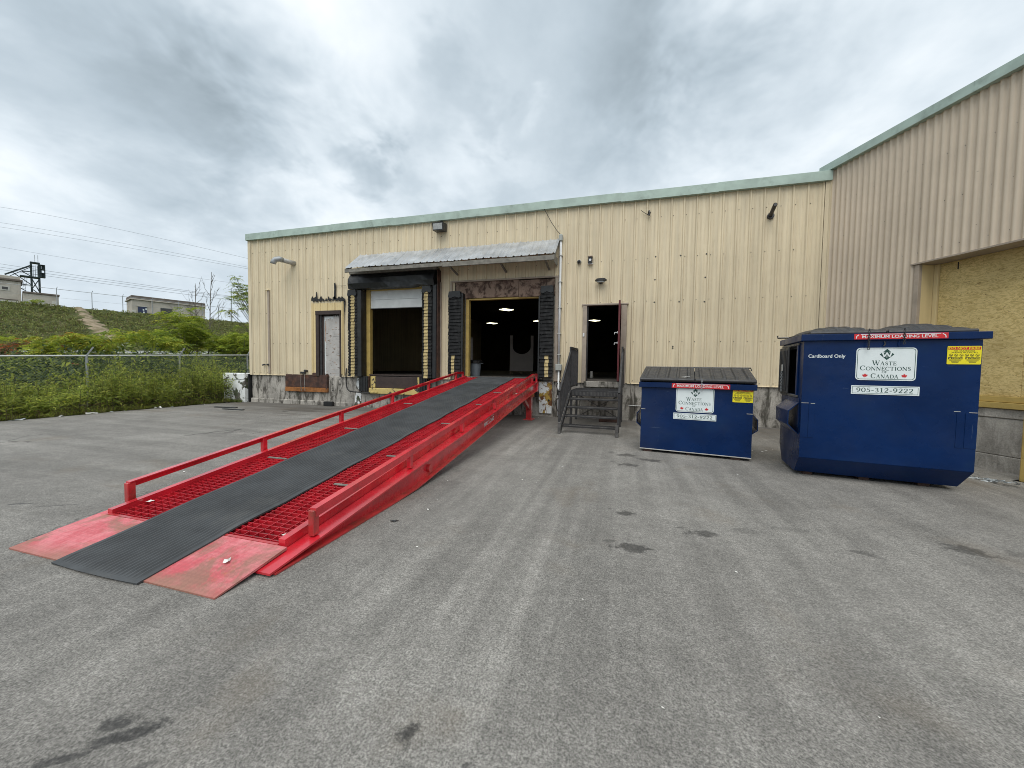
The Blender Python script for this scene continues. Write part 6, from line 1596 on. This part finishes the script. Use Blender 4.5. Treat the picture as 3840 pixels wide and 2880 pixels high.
for a, b in ((.25, 2.6), (3.4, 4.0)): MB().bevbox(a, b, -.05, -.0, .15, 1.25, .02).build('blocked_opening', 'hill_patch', an)
tw = crest_thing('signal_tower', 'dark green lattice bridge tower with a platform cabin and slanted stair', 'tower', sc(-105.65, 32.1), 12)
g = lambda *a: (a[0], a[1], a[2])
for x in (-.42, .50):
    for y in (0, 1.0): MB().bevbox(x - .12, x + .12, y - .12, y + .12, 2.0, 8.9, .02).build('leg', 'tower', tw)
MB().bevbox(-1.75, .62, -.3, 1.3, 6.0, 6.22, .02).build('platform', 'tower', tw)
MB().bevbox(-.55, .62, -.12, 1.1, 8.72, 8.95, .02).build('top_beam', 'tower', tw)
for a, b in (((-.42, 0, 5.9), (.5, 0, 3.3)), ((.5, 0, 5.9), (-.42, 0, 3.9)), ((-.42, 0, 3.9), (.5, 0, 3.0)), ((-2.6, 0, 6.6), (-.42, 0, 4.6)), ((-1.6, 0, 7.0), (-.42, 0, 6.2)), ((-2.9, 0, 4.6), (-.42, 0, 4.55)), ((-2.4, 0, 4.3), (-1.1, 0, 3.4)), ((-.42, 0, 7.1), (-1.5, 0, 6.9))):
    MB().bar(a, b, .13, .13).build('brace', 'tower', tw)
for y in (-.25, .45): MB().bar((-3.4, y, 6.0), (-.42, y, 8.25), .12, .16).build('stair_string', 'tower', tw)
for k in range(8): MB().bevbox(-3.2 + k * .37, -3.0 + k * .37, -.25, .45, 6.16 + k * .28, 6.22 + k * .28, .01).build('stair_tread', 'tower', tw)
MB().bar((-3.1, 0, 5.6), (-.5, 0, 7.9), .09, .10).build('stair_string', 'tower', tw)
cb = MB()
for x in (.50, 1.18):
    cb.bevbox(x - .05, x + .05, -.3, -.2, 6.25, 8.55, .01).bevbox(x - .05, x + .05, .9, 1.0, 6.25, 8.55, .01)
for z in (6.25, 7.0, 7.7, 8.5): cb.bevbox(.45, 1.23, -.32, 1.0, z, z + .10, .01)
cb.bevbox(.55, .80, -.2, .8, 6.3, 8.5, .02).bevbox(.85, 1.1, .2, .8, 7.9, 8.45, .02).bevbox(.8, 1.12, .2, .8, 6.35, 6.95, .02)
cb.build('cabin', 'tower', tw)
hr = MB()
for x in (-.2, .05, .3): hr.bevbox(x - .025, x + .025, -.3, -.25, 6.2, 8.3, .005)
for z in (6.6, 7.3, 8.0): hr.bevbox(-.42, .5, -.3, -.25, z, z + .05, .005)
hr.build('platform_rail', 'tower', tw)
ld = MB()
for x in (-1.5, -1.2): ld.bar((x, -.1, 3.6), (x + .3, -.1, 6.0), .04, .04)
for k in range(7): ld.bar((-1.46 + k * .04, -.1, 3.8 + k * .32), (-1.16 + k * .04, -.1, 3.8 + k * .32), .03, .03)
ld.build('ladder', 'tower', tw)
for x in (.05, .42): MB().tube([(x, .4, 8.95), (x, .4, 10.35)], .035, 5).build('aerial', 'galv_post', tw)
# fence along the crest
cf = crest_thing('crest_fence', 'tall thin wire fence along the top of the embankment', 'fence', sc(-94.7, 30), 1.2)
s0 = sc(-94.7, 30); P = [sc(*q) - s0 for q in ((-98.5, 20.0), (-94.7, 30), (-93.2, 33.85), (-91.8, 37.55), (-90.3, 41.4), (-88.9, 45.2), (-87.5, 48.9), (-86.45, 51.6), (-85.15, 55), (-83.8, 58.6))]
for x in P:
    MB().tube([(x, 0, -.2), (x, 0, 3.15)], .06, 6).build('post', 'galv_post', cf); MB().bar((x, 0, 3.1), (x + .10, -.25, 3.45), .05, .05).build('barb_arm', 'galv_post', cf)
MB().tube([(x, 0, 3.08) for x in P], .038, 5).build('top_wire', 'galv_post', cf)
MB().tube([(x, 0, 1.6) for x in P], .012, 4).build('middle_wire', 'galv_post', cf)
bb = crest_thing('bank_house', 'long pale flat-roofed building with blue door on top of the embankment', 'building', sc(-93.0, 42.85), 4)
# end face flattened into the long wall: door face at left, long face to the right
MB().bevbox(-2.9, 8.8, .0, 5.5, -.5, 3.05, .04).build('wall', 'hill_concrete', bb)
MB().bevbox(-3.15, 9.0, -.25, 5.7, 3.05, 3.25, .03).build('cornice', 'hill_concrete', bb)
MB().bevbox(-2.95, 8.85, -.05, 5.5, 3.251, 3.90, .03).build('parapet', 'hill_concrete_dark', bb)
MB().bevbox(-.14, .14, -.10, -.0, -.4, 3.04, .03).build('pilaster', 'hill_concrete', bb)  # stands in for the corner between the two flattened faces
d_ = MB().bevbox(-2.05, -.75, -.08, -.0, .0, 1.75, .02).build('door', 'blue_door', bb)
for (x, z) in ((-1.35, 1.0), (-.95, 1.2), (-1.3, .5)): MB().box(x, x + .22, -.09, -.081, z, z + .3).build('notice', 'sticker_white', d_)
MB().bevbox(-2.2, -.65, -.12, -.0, 1.755, 1.90, .02).build('lintel', 'hill_patch', bb)
MB().bevbox(1.35, 3.25, -.04, -.0, .25, 1.95, .02).build('window', 'dark_window', bb)
MB().bevbox(1.25, 3.35, -.06, -.0, .12, .245, .02).build('sill', 'hill_patch', bb)
MB().bevbox(4.55, 5.0, -.06, -.0, 1.6, 2.15, .02).build('vent', 'hill_patch', bb)
MB().bevbox(-2.9, -2.3, -.06, -.0, .1, .9, .02).build('notice_board', 'hill_patch', bb)
lp = thing('street_lamp', 'tall grey lamp post on the bank beside the warehouse corner', 'street lamp', (-87.3, 55.05, 10.9))
MB().tube([(-87.3, 55.05, 10.9), (-87.25, 55.1, 19.0)], .13, 8, True, .08).build('pole', 'galv_post', lp, True)
MB().tube([(-87.25, 55.1, 18.7), (-87.1, 55.5, 19.3), (-86.9, 56.0, 19.6)], .05, 6).build('arm', 'galv_post', lp, True)
MB().tube([(-87.25, 55.1, 18.7), (-87.47, 54.5, 18.68)], .05, 6).build('arm', 'galv_post', lp, True)
MB().bevbox(-87.1, -86.7, 55.9, 56.5, 19.52, 19.66, .03).build('lamp_head', 'galv_post', lp, True)
MB().bevbox(-87.55, -87.25, 54.55, 54.85, 12.9, 14.0, .03).build('control_box', 'galv_post', lp, True)
bs = thing('bank_sign', 'small white sign on a post on the grass bank below the track', 'sign', (-63.3, 22.3, gz(-63.3, 22.3)))
MB().tube([(-63.3, 22.3, gz(-63.3, 22.3) - .2), (-63.3, 22.3, gz(-63.3, 22.3) + 1.5)], .06, 6).build('post', 'galv_post', bs, True)
MB().bevbox(-63.28, -63.22, 21.95, 22.75, gz(-63.3, 22.3) + 1.2, gz(-63.3, 22.3) + 2.2, .01).build('panel', 'sticker_white', bs, True)
gr = thing('guard_rail', 'low galvanised guard rail along the road at the foot of the bank', 'guard rail', (-54, 16.5, gz(-54, 16.5)))
RP0, RP1 = Vector((-66.0, 13.6, 0)), Vector((-43, 19.7, 0))
nseg = 6
for k in range(nseg):
    a = RP0.lerp(RP1, k / nseg); b = RP0.lerp(RP1, (k + 1) / nseg - .004); a.z = 2.62; b.z = 2.66
    d = (b - a).normalized(); nrm_ = Vector((d.y, -d.x, 0))
    mb = MB(); pr = [(0, -.16), (.05, -.12), (.05, -.06), (0, -.03), (0, .03), (.05, .06), (.05, .12), (0, .16)]
    V = [a + nrm_ * u + Vector((0, 0, w)) for u, w in pr] + [b + nrm_ * u + Vector((0, 0, w)) for u, w in pr]
    mb.add(V, [(i, i + 1, 9 + i, 8 + i) for i in range(7)]); mb.build('rail', 'white_panel', gr, True)
    z0 = gz(a.x, a.y); MB().bevbox(a.x - .08, a.x + .08, a.y + .06, a.y + .2, z0 - .2, 2.8, .01).build('post', 'galv_post', gr, True)
# power lines
W3 = [([(-111.6, 30.5, 30.0), (-92.4, 35.8, 26.6), (-66.7, 42.9, 21.0)], 'topmost power line above the embankment'), ([(-111.5, 30.4, 27.1), (-92.4, 35.8, 24.1), (-66.6, 42.9, 19.4)], 'second power line from the top, upper of a close pair'),
      ([(-111.5, 30.4, 26.3), (-92.4, 35.7, 23.4), (-66.6, 42.9, 19.1)], 'third power line from the top, lower of a close pair'), ([(-127.3, 36.2, 25.6), (-101.0, 43.6, 21.5), (-76.0, 50.5, 18.2)], 'single power line passing just over the tower aerials'),
      ([(-127.2, 36.1, 22.0), (-101.0, 43.4, 18.4), (-79.6, 49.4, 15.8)], 'upper power line of the three running behind the tower'), ([(-127.2, 36.1, 21.3), (-101.0, 43.4, 18.0), (-79.6, 49.4, 15.6)], 'middle power line of the three running behind the tower'), ([(-127.2, 36.1, 20.8), (-101.0, 43.4, 17.5), (-79.6, 49.4, 15.0)], 'lowest power line of the three running behind the tower')]
for k, (pts, lab) in enumerate(W3):
    A, Bm, Cc = [np.array(p) for p in pts]; P = []
    for t in np.linspace(-.45, 1.5, 24):
        u = t * 2; L0 = (u - 1) * (u - 2) / 2; L1 = -u * (u - 2); L2 = u * (u - 1) / 2; P.append(tuple(A * L0 + Bm * L1 + Cc * L2))
    o = MB().tube(P, .020 if k < 4 else .030, 4, False).build('power_line', 'wire'); tag(o, lab, 'power line', 'power lines over the embankment')

# ------------------------------------------------------------------ litter
def scrap(name, label, cat, x, y, s, group, m='litter', z=.0, seed=0):
    rr = random.Random(seed); n = 7; V = []; 
    for i in range(n):
        a = 6.283 * i / n; r = s * rr.uniform(.45, 1); V.append((r * math.cos(a), r * math.sin(a) * .55, .004 + s * .35 * rr.random() * (i % 2)))
    V.append((0, 0, s * .30 * rr.random() + .006)); mb = MB().add(V, [(i, (i + 1) % n, n) for i in range(n)])
    o = mb.build(name, m); o.location = (x, y, z); o.rotation_euler = (0, 0, rr.uniform(0, 6)); tag(o, label, cat, group)
LIT = [(-2.0, -7.89), (-1.63, -8.98), (.23, -10.01), (1.16, -9.78), (1.73, -5.54), (-.82, -5.97), (-1.32, -5.85), (-1.04, -6.9), (-1.25, -6.82), (1.55, -7.2), (-2.4, -.34), (-1.3, -3.0), (-.4, -3.1), (-2.2, -7.2), (-1.95, -8.2), (1.3, -4.75), (.9, -8.6), (-.2, -9.3), (-3.2, -10.9), (-.6, -3.6), (-5.9, -8.0), (-7.5, -6.2), (-3.0, -2.2)]
for i, (x, y) in enumerate(LIT): scrap('paper_scrap', 'tiny pale scrap of litter lying on the asphalt', 'litter', x, y, .0095 + .009 * (i % 3) * (y > -9), 'pale scraps on the asphalt', seed=i)
for i, (x, y) in enumerate([(2.37, -3.72), (2.50, -3.60), (2.77, -3.46), (2.92, -3.36), (2.66, -3.62)]): scrap('foam_scrap', 'white foam crumb on the ground between the two navy bins', 'litter', x, y, .035, 'foam crumbs between the bins', seed=40 + i)
for i, (x, y, s) in enumerate([(-14.98, -6.0, .20), (-14.95, -5.2, .13), (-14.95, -4.55, .20), (-14.98, -4.1, .12), (-14.96, -3.85, .10), (-15.0, -2.9, .22), (-14.95, -2.5, .09), (-14.9, -1.5, .08)]):
    scrap('litter_bag', 'pale crumpled litter caught at the foot of the weeds', 'litter', x, y, s, 'litter along the weeds', 'litter' if i % 3 else 'plastic_film', seed=70 + i)
for (x, y, s, lab, dz) in ((-4.57, -9.18, .05, 'white curl of plastic on the left grating of the ramp', dk(-9.18) + .004), (-2.80, -9.72, .05, 'white scrap on the right foot plate of the ramp', .062), (-2.68, -9.33, .025, 'tiny white crumb on the right grating near the foot plate', dk(-9.33) + .003), (-2.42, -2.9, .07, 'pale rag caught on the ramp beam beside a rail post', dk(-2.9) - .044)):
    scrap('plastic_scrap', lab, 'litter', x, y, s, None if True else '', 'litter', dz, int(abs(x * 100)))
scrap('rubber_chunk', 'small dark chunk of rubber lying on the open asphalt', 'rubber chunk', -2.12, -8.57, .055, None, 'steel_dark', 0, 5)
for i, (x, y, a) in enumerate(((-13.2, -1.95, .1), (-12.4, -2.3, .0))):
    o = MB().bevbox(-.45, .45, -.05, .05, .0, .03, .01).build('tyre_shred', 'black_foam'); o.location = (x, y, .0); o.rotation_euler = (0, 0, a); tag(o, ('thin dark rubber strip on the asphalt, the one farther from the wall', 'thin dark rubber strip on the asphalt, the one nearer the rusty dock plate')[1 - i], 'rubber strip', 'rubber strips by the far corner')
